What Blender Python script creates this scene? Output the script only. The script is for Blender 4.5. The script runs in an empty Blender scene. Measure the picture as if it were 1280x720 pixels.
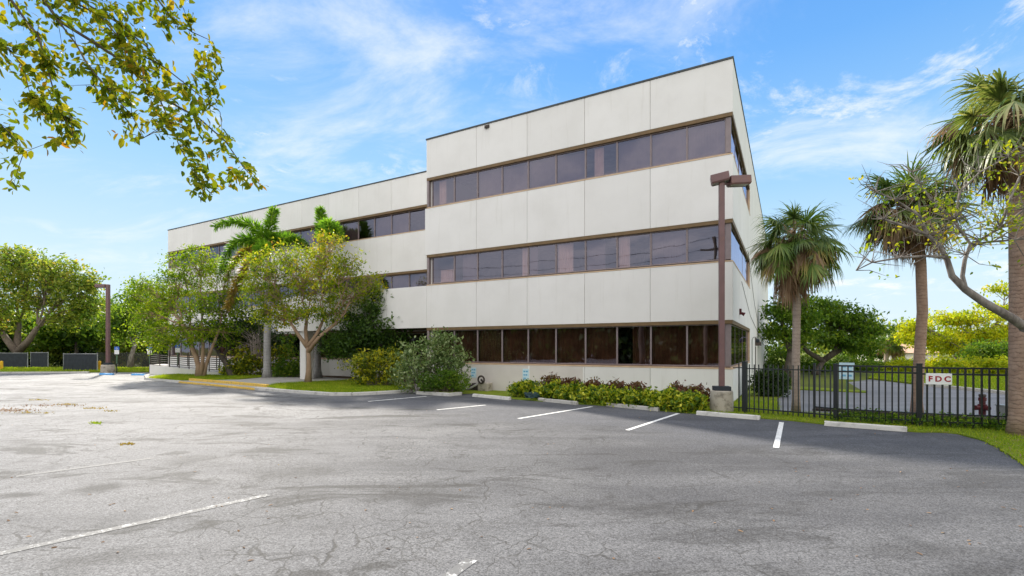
import bpy, bmesh, math, random
import numpy as np
from mathutils import Vector, Matrix, noise as mnoise

random.seed(7)
rng = np.random.default_rng(7)
F, HY, CAM = 608.0, 435.0, 2.1          # focal length in photo pixels, horizon row, eye height
scene = bpy.context.scene
col = scene.collection
PI = math.pi

def G(px, py, z=0.0):
    Y = F * (CAM - z) / (py - HY)
    return Vector(((px - 640) / F * Y, Y, z))

def P(px, py, Y):
    return Vector(((px - 640) / F * Y, Y, CAM + (HY - py) / F * Y))

# ------------------------------------------------------------------ node helpers
def new_mat(name):
    m = bpy.data.materials.new(name)
    m.use_nodes = True
    nt = m.node_tree
    nt.nodes.clear()
    return m, nt

def N(nt, typ, ins=None, **props):
    n = nt.nodes.new(typ)
    for k, v in props.items():
        setattr(n, k, v)
    if ins:
        for k, v in ins.items():
            s = n.inputs[k]
            if isinstance(v, bpy.types.NodeSocket):
                nt.links.new(v, s)
            else:
                s.default_value = v
    return n

def c4(c):
    return (c[0], c[1], c[2], 1.0)

def mixc(nt, fac, a, b, mode='MIX'):
    n = nt.nodes.new('ShaderNodeMix')
    n.data_type = 'RGBA'
    n.blend_type = mode
    for sock, v in ((n.inputs[0], fac), (n.inputs[6], a), (n.inputs[7], b)):
        if isinstance(v, bpy.types.NodeSocket):
            nt.links.new(v, sock)
        elif isinstance(v, (int, float)):
            sock.default_value = v
        else:
            sock.default_value = c4(v)
    return n.outputs[2]

def mth(nt, op, a, b=None, c=None, clamp=False):
    n = nt.nodes.new('ShaderNodeMath')
    n.operation = op
    n.use_clamp = clamp
    for i, v in enumerate((a, b, c)):
        if v is None:
            continue
        if isinstance(v, bpy.types.NodeSocket):
            nt.links.new(v, n.inputs[i])
        else:
            n.inputs[i].default_value = v
    return n.outputs[0]

def mapr(nt, v, a, b, c=0.0, d=1.0, smooth=True):
    n = nt.nodes.new('ShaderNodeMapRange')
    n.interpolation_type = 'SMOOTHSTEP' if smooth else 'LINEAR'
    nt.links.new(v, n.inputs[0])
    for i, x in enumerate((a, b, c, d)):
        n.inputs[i + 1].default_value = x
    return n.outputs[0]

def ramp(nt, v, stops):
    n = nt.nodes.new('ShaderNodeValToRGB')
    nt.links.new(v, n.inputs[0])
    cr = n.color_ramp
    while len(cr.elements) < len(stops):
        cr.elements.new(0.5)
    for e, (p, c) in zip(cr.elements, stops):
        e.position = p
        e.color = c4(c)
    return n.outputs[0]

def noise(nt, vec, scale, detail=4.0, rough=0.55, dist=0.0):
    n = N(nt, 'ShaderNodeTexNoise', {'Scale': scale, 'Detail': detail, 'Roughness': rough, 'Distortion': dist})
    if vec is not None:
        nt.links.new(vec, n.inputs['Vector'])
    return n.outputs[0]

def obj_co(nt, scale=None):
    t = nt.nodes.new('ShaderNodeTexCoord')
    o = t.outputs['Object']
    if scale:
        m = N(nt, 'ShaderNodeMapping', {'Vector': o, 'Scale': scale})
        return m.outputs[0]
    return o

def geo_pos(nt):
    return nt.nodes.new('ShaderNodeNewGeometry').outputs['Position']

def finish(nt, bsdf_out):
    o = nt.nodes.new('ShaderNodeOutputMaterial')
    nt.links.new(bsdf_out, o.inputs[0])

def principled(nt, colour, rough=0.6, spec=0.4, metal=0.0, bump=None, bstr=0.3, bdist=0.01):
    p = nt.nodes.new('ShaderNodeBsdfPrincipled')
    if isinstance(colour, bpy.types.NodeSocket):
        nt.links.new(colour, p.inputs['Base Color'])
    else:
        p.inputs['Base Color'].default_value = c4(colour)
    if isinstance(rough, bpy.types.NodeSocket):
        nt.links.new(rough, p.inputs['Roughness'])
    else:
        p.inputs['Roughness'].default_value = rough
    p.inputs['Specular IOR Level'].default_value = spec
    p.inputs['Metallic'].default_value = metal
    if bump is not None:
        b = N(nt, 'ShaderNodeBump', {'Strength': bstr, 'Distance': bdist, 'Height': bump})
        nt.links.new(b.outputs[0], p.inputs['Normal'])
    return p.outputs[0]

# ------------------------------------------------------------------ materials
def m_simple(name, c, rough=0.6, spec=0.4, metal=0.0, var=0.15, scale=3.0, bump=0.0, dirt=None):
    m, nt = new_mat(name)
    co = obj_co(nt)
    n1 = noise(nt, co, scale, 5)
    n2 = noise(nt, co, scale * 9, 3)
    a = [x * (1 - var) for x in c]
    b = [min(1, x * (1 + var)) for x in c]
    cc = mixc(nt, mapr(nt, n1, 0.3, 0.7), a, b)
    if dirt:
        cc = mixc(nt, mapr(nt, noise(nt, co, scale * 0.7, 6, 0.65), 0.52, 0.75, 0, dirt[1]), cc, dirt[0])
    finish(nt, principled(nt, cc, rough, spec, metal, n2 if bump else None, bump, 0.01))
    return m

def m_stucco():
    m, nt = new_mat('painted_stucco')
    co = obj_co(nt)
    isl = nt.nodes.new('ShaderNodeNewGeometry').outputs['Random Per Island']
    base = mixc(nt, isl, (0.765, 0.742, 0.71), (0.81, 0.787, 0.755))
    mot = noise(nt, co, 0.55, 5, 0.6)
    base = mixc(nt, mapr(nt, mot, 0.35, 0.75, 0.0, 0.35), base, (0.63, 0.605, 0.565))
    st = noise(nt, obj_co(nt, (3.0, 3.0, 0.22)), 1.2, 5, 0.65)
    base = mixc(nt, mapr(nt, st, 0.54, 0.8, 0.0, 0.28), base, (0.50, 0.46, 0.39))
    fine = noise(nt, co, 60, 3)
    finish(nt, principled(nt, base, 0.85, 0.2, 0, fine, 0.12, 0.004))
    return m

def m_asphalt(name, dark=False):
    m, nt = new_mat(name)
    co = geo_pos(nt)
    big = noise(nt, co, 0.16, 4, 0.55, 0.4)
    rot = N(nt, 'ShaderNodeMapping', {'Vector': co, 'Rotation': (0, 0, math.radians(29.5)), 'Scale': (0.10, 0.42, 1)})
    streak = noise(nt, rot.outputs[0], 1.0, 6, 0.62, 0.6)
    med = noise(nt, co, 1.3, 6, 0.65, 0.3)
    fine = noise(nt, co, 22, 5, 0.7)
    agg = N(nt, 'ShaderNodeTexVoronoi', {'Vector': co, 'Scale': 75.0}).outputs['Color']
    agv = N(nt, 'ShaderNodeSeparateColor', {'Color': agg}).outputs[0]
    sep = N(nt, 'ShaderNodeSeparateXYZ', {'Vector': co})
    sx, sy = sep.outputs[0], sep.outputs[1]
    if dark:
        c = mixc(nt, mapr(nt, streak, 0.35, 0.65), (0.19, 0.19, 0.20), (0.28, 0.28, 0.285))
        c = mixc(nt, mapr(nt, fine, 0.3, 0.7, 0, 0.5), c, (0.10, 0.10, 0.11))
        finish(nt, principled(nt, c, 0.8, 0.3, 0, fine, 0.2, 0.006))
        return m
    # worn grey surface, bleached paler towards the far left, with resealed dark bays along the building
    pale = mapr(nt, mth(nt, 'ADD', mth(nt, 'MULTIPLY', sx, -0.035), mth(nt, 'MULTIPLY', big, 0.9)), 0.2, 1.5)
    c = mixc(nt, pale, (0.118, 0.118, 0.123), (0.255, 0.255, 0.261))
    lane = mapr(nt, streak, 0.40, 0.62, 0, 1)
    c = mixc(nt, mth(nt, 'MULTIPLY', lane, mapr(nt, sx, -14.0, 4.0, 0.35, 0.8)), c, (0.062, 0.062, 0.067))
    c = mixc(nt, mapr(nt, big, 0.50, 0.70, 0, 0.45), c, (0.20, 0.20, 0.20))
    c = mixc(nt, mapr(nt, med, 0.50, 0.72, 0, 0.65), c, (0.07, 0.07, 0.073))
    stain = noise(nt, N(nt, 'ShaderNodeMapping', {'Vector': co, 'Rotation': (0, 0, math.radians(18)), 'Scale': (0.35, 0.95, 1)}).outputs[0], 1.0, 7, 0.7, 0.8)
    c = mixc(nt, mth(nt, 'MULTIPLY', mapr(nt, stain, 0.53, 0.61, 0, 0.85), mapr(nt, sx, -3.0, 5.0, 1, 0.6)), c, (0.042, 0.041, 0.041))
    dn = N(nt, 'ShaderNodeVectorMath', {0: N(nt, 'ShaderNodeTexNoise', {'Vector': co, 'Scale': 1.1, 'Detail': 7.0, 'Roughness': 0.7}).outputs['Color'], 1: (0.5, 0.5, 0.5)}, operation='SUBTRACT').outputs[0]
    dn = N(nt, 'ShaderNodeVectorMath', {0: dn, 1: (2.6, 2.6, 0)}, operation='MULTIPLY').outputs[0]
    spots = None
    for (px, py, rx, ry, amt) in ((125, 611, 45, 8, .9), (20, 620, 45, 5, .85), (235, 577, 45, 10, .6), (510, 622, 75, 17, .75), (372, 592, 70, 10, .5), (30, 553, 60, 6, .5), (120, 700, 90, 14, .4),
                                  (757, 526, 26, 5, .6), (690, 516, 22, 3, .5), (890, 540, 34, 6, .5), (820, 640, 120, 14, .4), (1180, 690, 110, 16, .5)):
        q = G(px, py)
        ex, ey = rx * q.y / F, ry * q.y * q.y / (F * CAM)
        dv = N(nt, 'ShaderNodeVectorMath', {0: co, 1: (q.x, q.y, 0)}, operation='SUBTRACT').outputs[0]
        dv = N(nt, 'ShaderNodeVectorMath', {0: dv, 1: (1 / ex, 1 / ey, 0)}, operation='MULTIPLY').outputs[0]
        dv = N(nt, 'ShaderNodeVectorMath', {0: dv, 1: dn}, operation='ADD').outputs[0]
        ln_ = N(nt, 'ShaderNodeVectorMath', {0: dv}, operation='LENGTH').outputs['Value']
        f = mapr(nt, ln_, .25, 1.15, amt, 0)
        spots = f if spots is None else mth(nt, 'MAXIMUM', spots, f)
    c = mixc(nt, spots, c, (0.042, 0.041, 0.042))
    vd = mth(nt, 'ADD', mth(nt, 'MULTIPLY', sx, 0.4935), mth(nt, 'MULTIPLY', sy, 0.870))
    ud = mth(nt, 'ADD', mth(nt, 'MULTIPLY', sx, 0.871), mth(nt, 'MULTIPLY', sy, -0.492))
    wob = mth(nt, 'MULTIPLY', mth(nt, 'SUBTRACT', streak, 0.5), 6.0)
    seal = mth(nt, 'MULTIPLY', mapr(nt, mth(nt, 'ADD', vd, wob), 10.6, 13.4), mapr(nt, mth(nt, 'ADD', ud, wob), -18.0, -14.0))
    sealc = mixc(nt, mapr(nt, streak, 0.35, 0.6), (0.055, 0.057, 0.066), (0.115, 0.118, 0.132))
    sealc = mixc(nt, mapr(nt, noise(nt, co, 0.8, 6, 0.7, 0.6), 0.5, 0.68, 0, 0.6), sealc, (0.15, 0.153, 0.168))
    c = mixc(nt, mth(nt, 'MULTIPLY', seal, 0.8), c, sealc)
    # aggregate speckle and grime
    c = mixc(nt, 0.8, c, mixc(nt, agv, (0.2, 0.2, 0.2), (0.82, 0.82, 0.81)), 'OVERLAY')
    c = mixc(nt, mapr(nt, fine, 0.50, 0.70, 0, 0.55), c, (0.045, 0.044, 0.044))
    # cracks
    wv = N(nt, 'ShaderNodeVectorMath', {0: co, 1: N(nt, 'ShaderNodeVectorMath', {
        0: N(nt, 'ShaderNodeTexNoise', {'Vector': co, 'Scale': 1.6, 'Detail': 5.0}).outputs['Color'], 1: (0.55, 0.55, 0.0)},
        operation='MULTIPLY').outputs[0]}, operation='ADD').outputs[0]
    v1 = N(nt, 'ShaderNodeTexVoronoi', {'Vector': wv, 'Scale': 0.36}, feature='DISTANCE_TO_EDGE').outputs['Distance']
    v2 = N(nt, 'ShaderNodeTexVoronoi', {'Vector': wv, 'Scale': 2.6}, feature='DISTANCE_TO_EDGE').outputs['Distance']
    v3 = N(nt, 'ShaderNodeTexVoronoi', {'Vector': wv, 'Scale': 7.0}, feature='DISTANCE_TO_EDGE').outputs['Distance']
    k1 = mth(nt, 'MULTIPLY', mapr(nt, v1, 0.002, 0.006, 0.9, 0), mapr(nt, noise(nt, co, 0.5, 4), 0.50, 0.58))
    k2 = mth(nt, 'MULTIPLY', mapr(nt, v2, 0.008, 0.028, 1, 0), mapr(nt, noise(nt, co, 0.55, 6, 0.7, 0.5), 0.47, 0.56))
    k3 = mth(nt, 'MULTIPLY', mapr(nt, v3, 0.02, 0.075, 1, 0), mapr(nt, noise(nt, co, 0.4, 6, 0.7, 1.0), 0.50, 0.60))
    notseal = mth(nt, 'SUBTRACT', 1.0, mth(nt, 'MULTIPLY', seal, 0.8))
    crack = mth(nt, 'MULTIPLY', mth(nt, 'MULTIPLY', mapr(nt, sx, 0.0, 5.0, 1, 0.45), notseal), mth(nt, 'MAXIMUM', mth(nt, 'MAXIMUM', k1, mth(nt, 'MULTIPLY', k2, 0.8)), mth(nt, 'MULTIPLY', mth(nt, 'MULTIPLY', k3, 0.6), mapr(nt, sx, -1.5, 3.0, 1, 0.15))))
    c = mixc(nt, mth(nt, 'MULTIPLY', crack, 0.85), c, (0.035, 0.033, 0.03))
    h = mth(nt, 'SUBTRACT', mth(nt, 'ADD', mth(nt, 'MULTIPLY', fine, 0.6), mth(nt, 'MULTIPLY', agv, 0.5)), mth(nt, 'MULTIPLY', crack, 1.5))
    finish(nt, principled(nt, c, 0.82, 0.3, 0, h, 0.35, 0.008))
    return m

def m_paint(name, c, wear=0.5, scale=9.0):
    m, nt = new_mat(name)
    co = geo_pos(nt)
    n1 = noise(nt, co, scale, 6, 0.7)
    n2 = noise(nt, co, 45, 4, 0.7)
    w = mapr(nt, mth(nt, 'ADD', mth(nt, 'MULTIPLY', n1, 0.6), mth(nt, 'MULTIPLY', n2, 0.4)), 0.62 - wear * 0.3, 0.74 - wear * 0.3)
    cc = mixc(nt, w, c, (0.135, 0.135, 0.135))
    finish(nt, principled(nt, cc, 0.75, 0.3, 0, n2, 0.2, 0.004))
    return m

def m_leaf(name, stops, trans=0.4, rough=0.5, spec=0.3, scale=0.5, tcol=None):
    m, nt = new_mat(name)
    g = nt.nodes.new('ShaderNodeNewGeometry')
    nz = noise(nt, g.outputs['Position'], scale, 3)
    v = mth(nt, 'ADD', mth(nt, 'MULTIPLY', g.outputs['Random Per Island'], 0.62), mth(nt, 'MULTIPLY', mapr(nt, nz, 0.25, 0.75), 0.38))
    c = ramp(nt, v, stops)
    p = nt.nodes.new('ShaderNodeBsdfPrincipled')
    nt.links.new(c, p.inputs['Base Color'])
    p.inputs['Roughness'].default_value = rough
    p.inputs['Specular IOR Level'].default_value = spec
    tc = mixc(nt, 1.0, c, tcol or (1.0, 0.98, 0.5), 'MULTIPLY')
    tc = mixc(nt, 1.0, tc, (1.9, 1.85, 1.9), 'MULTIPLY')
    t = N(nt, 'ShaderNodeBsdfTranslucent', {'Color': tc})
    mx = N(nt, 'ShaderNodeMixShader', {0: trans, 1: p.outputs[0], 2: t.outputs[0]})
    finish(nt, mx.outputs[0])
    return m

def m_bark(name, a, b, zs=2.0, ring=False, scale=6.0):
    m, nt = new_mat(name)
    co = obj_co(nt, (1, 1, 0.35 if not ring else 1))
    n1 = noise(nt, co, scale, 6, 0.65)
    c = mixc(nt, mapr(nt, n1, 0.32, 0.68), a, b)
    n2 = noise(nt, co, scale * 5, 4, 0.7)
    h = n2
    if ring:
        z = N(nt, 'ShaderNodeSeparateXYZ', {'Vector': obj_co(nt)}).outputs[2]
        w = mth(nt, 'FRACT', mth(nt, 'ADD', mth(nt, 'MULTIPLY', z, zs), mth(nt, 'MULTIPLY', n1, 2.6)))
        rg = mapr(nt, w, 0.0, 0.22, 1, 0)
        c = mixc(nt, mth(nt, 'MULTIPLY', rg, 0.4), c, [x * 0.35 for x in a])
        h = mth(nt, 'SUBTRACT', mth(nt, 'MULTIPLY', n2, 0.6), rg)
    c = mixc(nt, mapr(nt, n2, 0.5, 0.75, 0, 0.5), c, [x * 0.55 for x in a])
    finish(nt, principled(nt, c, 0.9, 0.15, 0, h, 0.6, 0.02))
    return m

def m_ground(name, a, b, c3, scale=1.2, bump=0.4):
    m, nt = new_mat(name)
    co = geo_pos(nt)
    c = mixc(nt, mapr(nt, noise(nt, co, scale, 5, 0.6), 0.3, 0.7), a, b)
    c = mixc(nt, mapr(nt, noise(nt, co, scale * 9, 5, 0.7), 0.5, 0.75), c, c3)
    finish(nt, principled(nt, c, 0.95, 0.1, 0, noise(nt, co, 35, 4, 0.7), bump, 0.02))
    return m

def m_glass():
    m, nt = new_mat('bronze_glass')
    fac = nt.nodes.new('ShaderNodeLayerWeight')
    fac.inputs[0].default_value = 0.5
    fr5 = mth(nt, 'POWER', fac.outputs['Facing'], 4.0)
    frs = mth(nt, 'ADD', mth(nt, 'MULTIPLY', fr5, 0.86), 0.14)
    wob = noise(nt, obj_co(nt), 0.7, 2)
    bp = N(nt, 'ShaderNodeBump', {'Strength': 0.06, 'Distance': 0.05, 'Height': wob})
    gl = N(nt, 'ShaderNodeBsdfGlossy', {'Color': (0.66, 0.66, 0.84, 1), 'Roughness': 0.015, 'Normal': bp.outputs[0]})
    tr = N(nt, 'ShaderNodeBsdfTransparent', {'Color': (0.54, 0.45, 0.43, 1)})
    mx = N(nt, 'ShaderNodeMixShader', {0: frs, 1: tr.outputs[0], 2: gl.outputs[0]})
    finish(nt, mx.outputs[0])
    return m

def m_concrete(name, c, stain=(0.12, 0.11, 0.09), amt=0.5, scale=4.0):
    m, nt = new_mat(name)
    co = obj_co(nt)
    n1 = noise(nt, co, scale, 6, 0.65)
    cc = mixc(nt, mapr(nt, n1, 0.48, 0.72, 0, amt), c, stain)
    n2 = noise(nt, co, scale * 12, 4, 0.7)
    cc = mixc(nt, mapr(nt, n2, 0.45, 0.8, 0, 0.35), cc, [x * 0.5 for x in c])
    finish(nt, principled(nt, cc, 0.9, 0.2, 0, n2, 0.4, 0.01))
    return m

M = {}
M['stucco'] = m_stucco()
M['joint'] = m_simple('joint_sealant', (0.27, 0.25, 0.22), 0.8)
M['head'] = m_simple('brown_head_trim', (0.17, 0.105, 0.045), 0.6, var=0.12)
M['sill'] = m_simple('tan_sill', (0.60, 0.43, 0.28), 0.8, var=0.1)
M['mullion'] = m_simple('bronze_mullion', (0.235, 0.185, 0.185), 0.45, 0.5, var=0.1)
M['coping'] = m_simple('dark_coping', (0.05, 0.058, 0.06), 0.5)
M['glass'] = m_glass()
M['interior'] = m_simple('interior_grey', (0.30, 0.27, 0.24), 0.9)
M['blind_grey'] = m_simple('grey_blind', (0.22, 0.21, 0.25), 0.9, var=0.08)
M['blind_pale'] = m_simple('pale_curtain', (0.85, 0.76, 0.72), 0.9, var=0.06)
M['blind_brown'] = m_simple('brown_curtain', (0.145, 0.095, 0.055), 0.9, var=0.3, scale=1.2)
M['patch'] = m_simple('beige_repaint', (0.645, 0.595, 0.545), 0.85, 0.2, var=0.05, scale=1.0)
M['roofing'] = m_simple('roofing', (0.5, 0.5, 0.48), 0.9)
M['asphalt'] = m_asphalt('worn_asphalt')
M['asphalt2'] = m_asphalt('rear_asphalt', True)
M['paint'] = m_paint('white_paint', (0.78, 0.78, 0.76), 0.35)
M['paint_worn'] = m_paint('worn_white_paint', (0.55, 0.55, 0.54), 0.80, 10)
M['paint_faint'] = m_paint('faint_white_paint', (0.33, 0.33, 0.33), 0.95, 8)
M['yellow_kerb'] = m_paint('yellow_kerb_paint', (0.70, 0.45, 0.07), 0.4)
M['kerb'] = m_concrete('kerb_concrete', (0.58, 0.56, 0.52), amt=0.45)
M['stop'] = m_concrete('stop_concrete', (0.60, 0.58, 0.53), amt=0.35, scale=5)
M['stop_grey'] = m_concrete('dirty_stop_concrete', (0.45, 0.43, 0.39), amt=0.6, scale=5)
M['walk'] = m_concrete('walk_concrete', (0.40, 0.385, 0.36), amt=0.35, scale=1.5)
M['footing'] = m_concrete('footing_concrete', (0.46, 0.41, 0.34), (0.10, 0.085, 0.06), 0.75, 3.5)
M['blue'] = m_simple('blue_paint', (0.10, 0.36, 0.72), 0.6)
M['lawn'] = m_ground('lawn', (0.12, 0.18, 0.015), (0.20, 0.25, 0.02), (0.24, 0.19, 0.07), 0.6)
M['soil'] = m_ground('soil', (0.10, 0.12, 0.03), (0.14, 0.17, 0.03), (0.10, 0.09, 0.04), 0.15)
M['mulch'] = m_ground('mulch', (0.13, 0.085, 0.055), (0.09, 0.06, 0.04), (0.2, 0.15, 0.09), 2.0)
M['post'] = m_simple('mauve_brown_paint', (0.165, 0.088, 0.085), 0.45, 0.5, var=0.1, dirt=((0.28, 0.12, 0.06), 0.4))
M['lens'] = m_simple('lamp_lens', (0.33, 0.33, 0.28), 0.25, 0.6)
M['black'] = m_simple('black_iron_paint', (0.014, 0.016, 0.017), 0.4, 0.5)
M['screen'] = m_simple('black_mesh_screen', (0.028, 0.034, 0.042), 0.8)
M['galv'] = m_simple('galvanised_steel', (0.30, 0.31, 0.31), 0.5, 0.5, 0.3)
M['greenpost'] = m_simple('green_post', (0.09, 0.17, 0.09), 0.6)
M['white'] = m_simple('white_sheet', (0.90, 0.90, 0.90), 0.5, var=0.03)
M['paleblue'] = m_simple('pale_blue_sheet', (0.55, 0.72, 0.80), 0.5, var=0.05)
M['signblue'] = m_simple('sign_blue', (0.04, 0.16, 0.6), 0.5)
M['lineblue'] = m_simple('faded_blue_ink', (0.16, 0.42, 0.62), 0.6)
M['red'] = m_simple('red_letters', (0.36, 0.004, 0.014), 0.5, var=0.05)
M['hydrant'] = m_simple('dark_red_paint', (0.085, 0.008, 0.011), 0.5, var=0.3)
M['yellow'] = m_simple('yellow_bollard_paint', (0.75, 0.42, 0.02), 0.5)
M['wood'] = m_bark('weathered_wood', (0.16, 0.12, 0.09), (0.25, 0.2, 0.15))
M['hose'] = m_simple('green_hose', (0.02, 0.13, 0.085), 0.4)
M['hosedark'] = m_simple('dull_green_hose', (0.035, 0.075, 0.075), 0.5, var=0.3)
M['rust'] = m_simple('rusty_iron', (0.06, 0.045, 0.038), 0.7, var=0.4)
M['pipe'] = m_simple('grey_pipe', (0.32, 0.31, 0.29), 0.5)
M['peach'] = m_simple('peach_roof', (0.62, 0.40, 0.27), 0.8)
M['housewall'] = m_simple('pale_house_wall', (0.68, 0.64, 0.58), 0.8)

M['bark_tan'] = m_bark('tan_smooth_bark', (0.30, 0.20, 0.13), (0.40, 0.28, 0.19), scale=4)
M['bark_dark'] = m_bark('dark_bark', (0.085, 0.07, 0.06), (0.15, 0.125, 0.105))
M['bark_grey'] = m_bark('grey_bark', (0.30, 0.27, 0.245), (0.13, 0.11, 0.10))
M['bark_brown'] = m_bark('brown_bark', (0.16, 0.125, 0.10), (0.25, 0.20, 0.16))
M['palm_trunk'] = m_bark('sabal_bark', (0.42, 0.33, 0.27), (0.33, 0.26, 0.215), 9.0, True, 5)
M['palm_trunk_red'] = m_bark('reddish_sabal_bark', (0.42, 0.29, 0.22), (0.32, 0.21, 0.155), 10.0, True, 5)
M['palm_grey'] = m_bark('smooth_palm_bark', (0.40, 0.385, 0.375), (0.31, 0.30, 0.29), 5.0, True, 3)
M['petiole'] = m_simple('petiole', (0.30, 0.20, 0.12), 0.7, var=0.3)
G1, G2 = (0.035, 0.075, 0.014), (0.07, 0.12, 0.02)
M['leaf_crepe'] = m_leaf('crepe_leaf', [(0.0, (0.035, 0.08, 0.008)), (0.35, (0.13, 0.21, 0.012)), (0.72, (0.32, 0.35, 0.018)), (0.93, (0.40, 0.26, 0.03)), (1, (0.32, 0.12, 0.05))], 0.40, spec=0.15)
M['leaf_crepe_green'] = m_leaf('crepe_leaf_green', [(0.0, (0.035, 0.085, 0.008)), (0.4, (0.12, 0.22, 0.012)), (0.85, (0.30, 0.37, 0.018)), (1, (0.34, 0.22, 0.05))], 0.40, spec=0.15)
M['leaf_far'] = m_leaf('far_leaf', [(0.0, (0.06, 0.12, 0.02)), (0.45, (0.14, 0.21, 0.03)), (0.8, (0.29, 0.31, 0.05)), (1, (0.40, 0.22, 0.09))], 0.45, spec=0.15)
M['leaf_mid'] = m_leaf('mid_leaf', [(0.0, (0.03, 0.075, 0.012)), (0.5, (0.085, 0.165, 0.018)), (0.85, (0.19, 0.27, 0.028)), (1, (0.32, 0.33, 0.05))], 0.45, spec=0.2)
M['leaf_dark'] = m_leaf('dark_leaf', [(0.0, (0.018, 0.04, 0.012)), (0.5, (0.035, 0.07, 0.016)), (0.9, (0.07, 0.12, 0.02)), (1, (0.13, 0.15, 0.04))], 0.3)
M['leaf_shade'] = m_leaf('deep_green_leaf', [(0.0, (0.015, 0.04, 0.008)), (0.5, (0.045, 0.095, 0.012)), (0.9, (0.11, 0.18, 0.02)), (1, (0.2, 0.24, 0.04))], 0.35, spec=0.25)
M['leaf_yellow'] = m_leaf('yellow_green_leaf', [(0.0, (0.12, 0.19, 0.01)), (0.4, (0.28, 0.35, 0.015)), (0.8, (0.48, 0.46, 0.02)), (1, (0.52, 0.32, 0.03))], 0.45, spec=0.15)
M['leaf_hedge'] = m_leaf('gold_variegated_leaf', [(0.0, (0.025, 0.065, 0.006)), (0.4, (0.09, 0.17, 0.01)), (0.62, (0.34, 0.40, 0.02)), (0.85, (0.62, 0.58, 0.05)), (1, (0.80, 0.74, 0.2))], 0.3, scale=4)
M['leaf_croton'] = m_leaf('croton_leaf', [(0.0, (0.05, 0.03, 0.02)), (0.4, (0.14, 0.05, 0.035)), (0.7, (0.12, 0.11, 0.03)), (1, (0.30, 0.10, 0.06))], 0.3, scale=4)
M['leaf_croton_y'] = m_leaf('yellow_croton_leaf', [(0.0, (0.03, 0.06, 0.012)), (0.45, (0.12, 0.17, 0.012)), (0.72, (0.44, 0.42, 0.02)), (1, (0.60, 0.52, 0.03))], 0.3, scale=3)
M['leaf_silver'] = m_leaf('pale_edged_leaf', [(0.0, (0.06, 0.11, 0.03)), (0.5, (0.13, 0.20, 0.06)), (0.8, (0.32, 0.38, 0.18)), (1, (0.50, 0.54, 0.36))], 0.3, scale=2)
M['leaf_over'] = m_leaf('overhang_leaf', [(0.0, (0.045, 0.085, 0.007)), (0.5, (0.115, 0.155, 0.009)), (0.82, (0.26, 0.23, 0.012)), (0.95, (0.30, 0.13, 0.015)), (1, (0.17, 0.035, 0.02))], 0.42, 0.6, 0.05, scale=2.5)
M['fan_green'] = m_leaf('fan_frond', [(0.0, (0.06, 0.12, 0.02)), (0.5, (0.13, 0.21, 0.04)), (0.85, (0.26, 0.30, 0.08)), (1, (0.34, 0.30, 0.10))], 0.42, 0.4, 0.4, 1.2)
M['fan_light'] = m_leaf('light_fan_frond', [(0.0, (0.06, 0.10, 0.03)), (0.5, (0.13, 0.18, 0.05)), (0.85, (0.24, 0.26, 0.10)), (1, (0.34, 0.30, 0.14))], 0.3, 0.4, 0.5, 1.2)
M['fan_deep'] = m_leaf('deep_fan_frond', [(0.0, (0.03, 0.065, 0.015)), (0.5, (0.06, 0.115, 0.025)), (0.85, (0.12, 0.17, 0.04)), (1, (0.2, 0.2, 0.08))], 0.25, 0.4, 0.5, 1.2)
M['fan_old'] = m_leaf('yellowed_fan_frond', [(0.0, (0.16, 0.15, 0.04)), (0.5, (0.30, 0.26, 0.08)), (0.85, (0.42, 0.34, 0.13)), (1, (0.3, 0.2, 0.1))], 0.3, 0.6, 0.2, 1.2)
M['fan_dead'] = m_leaf('dead_frond', [(0.0, (0.13, 0.075, 0.045)), (0.4, (0.24, 0.15, 0.09)), (0.8, (0.36, 0.26, 0.17)), (1, (0.19, 0.18, 0.06))], 0.25, 0.8, 0.1, 1.0, (1, 0.9, 0.75))
M['foxtail'] = m_leaf('foxtail_frond', [(0.0, (0.035, 0.10, 0.015)), (0.5, (0.10, 0.22, 0.02)), (0.9, (0.22, 0.36, 0.04)), (1, (0.32, 0.42, 0.06))], 0.5, 0.5, 0.15, 1.0)
M['foxtail_old'] = m_leaf('yellowing_frond', [(0.0, (0.10, 0.11, 0.02)), (0.5, (0.25, 0.19, 0.03)), (1, (0.36, 0.22, 0.05))], 0.35, 0.5, 0.3, 1.0)
M['grass'] = m_leaf('grass_blade', [(0.0, (0.10, 0.18, 0.01)), (0.5, (0.21, 0.30, 0.015)), (0.82, (0.36, 0.39, 0.03)), (1, (0.48, 0.38, 0.14))], 0.4, 0.6, 0.2, 0.9)
M['twig'] = m_simple('bare_twig', (0.36, 0.30, 0.27), 0.9, var=0.25)

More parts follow.
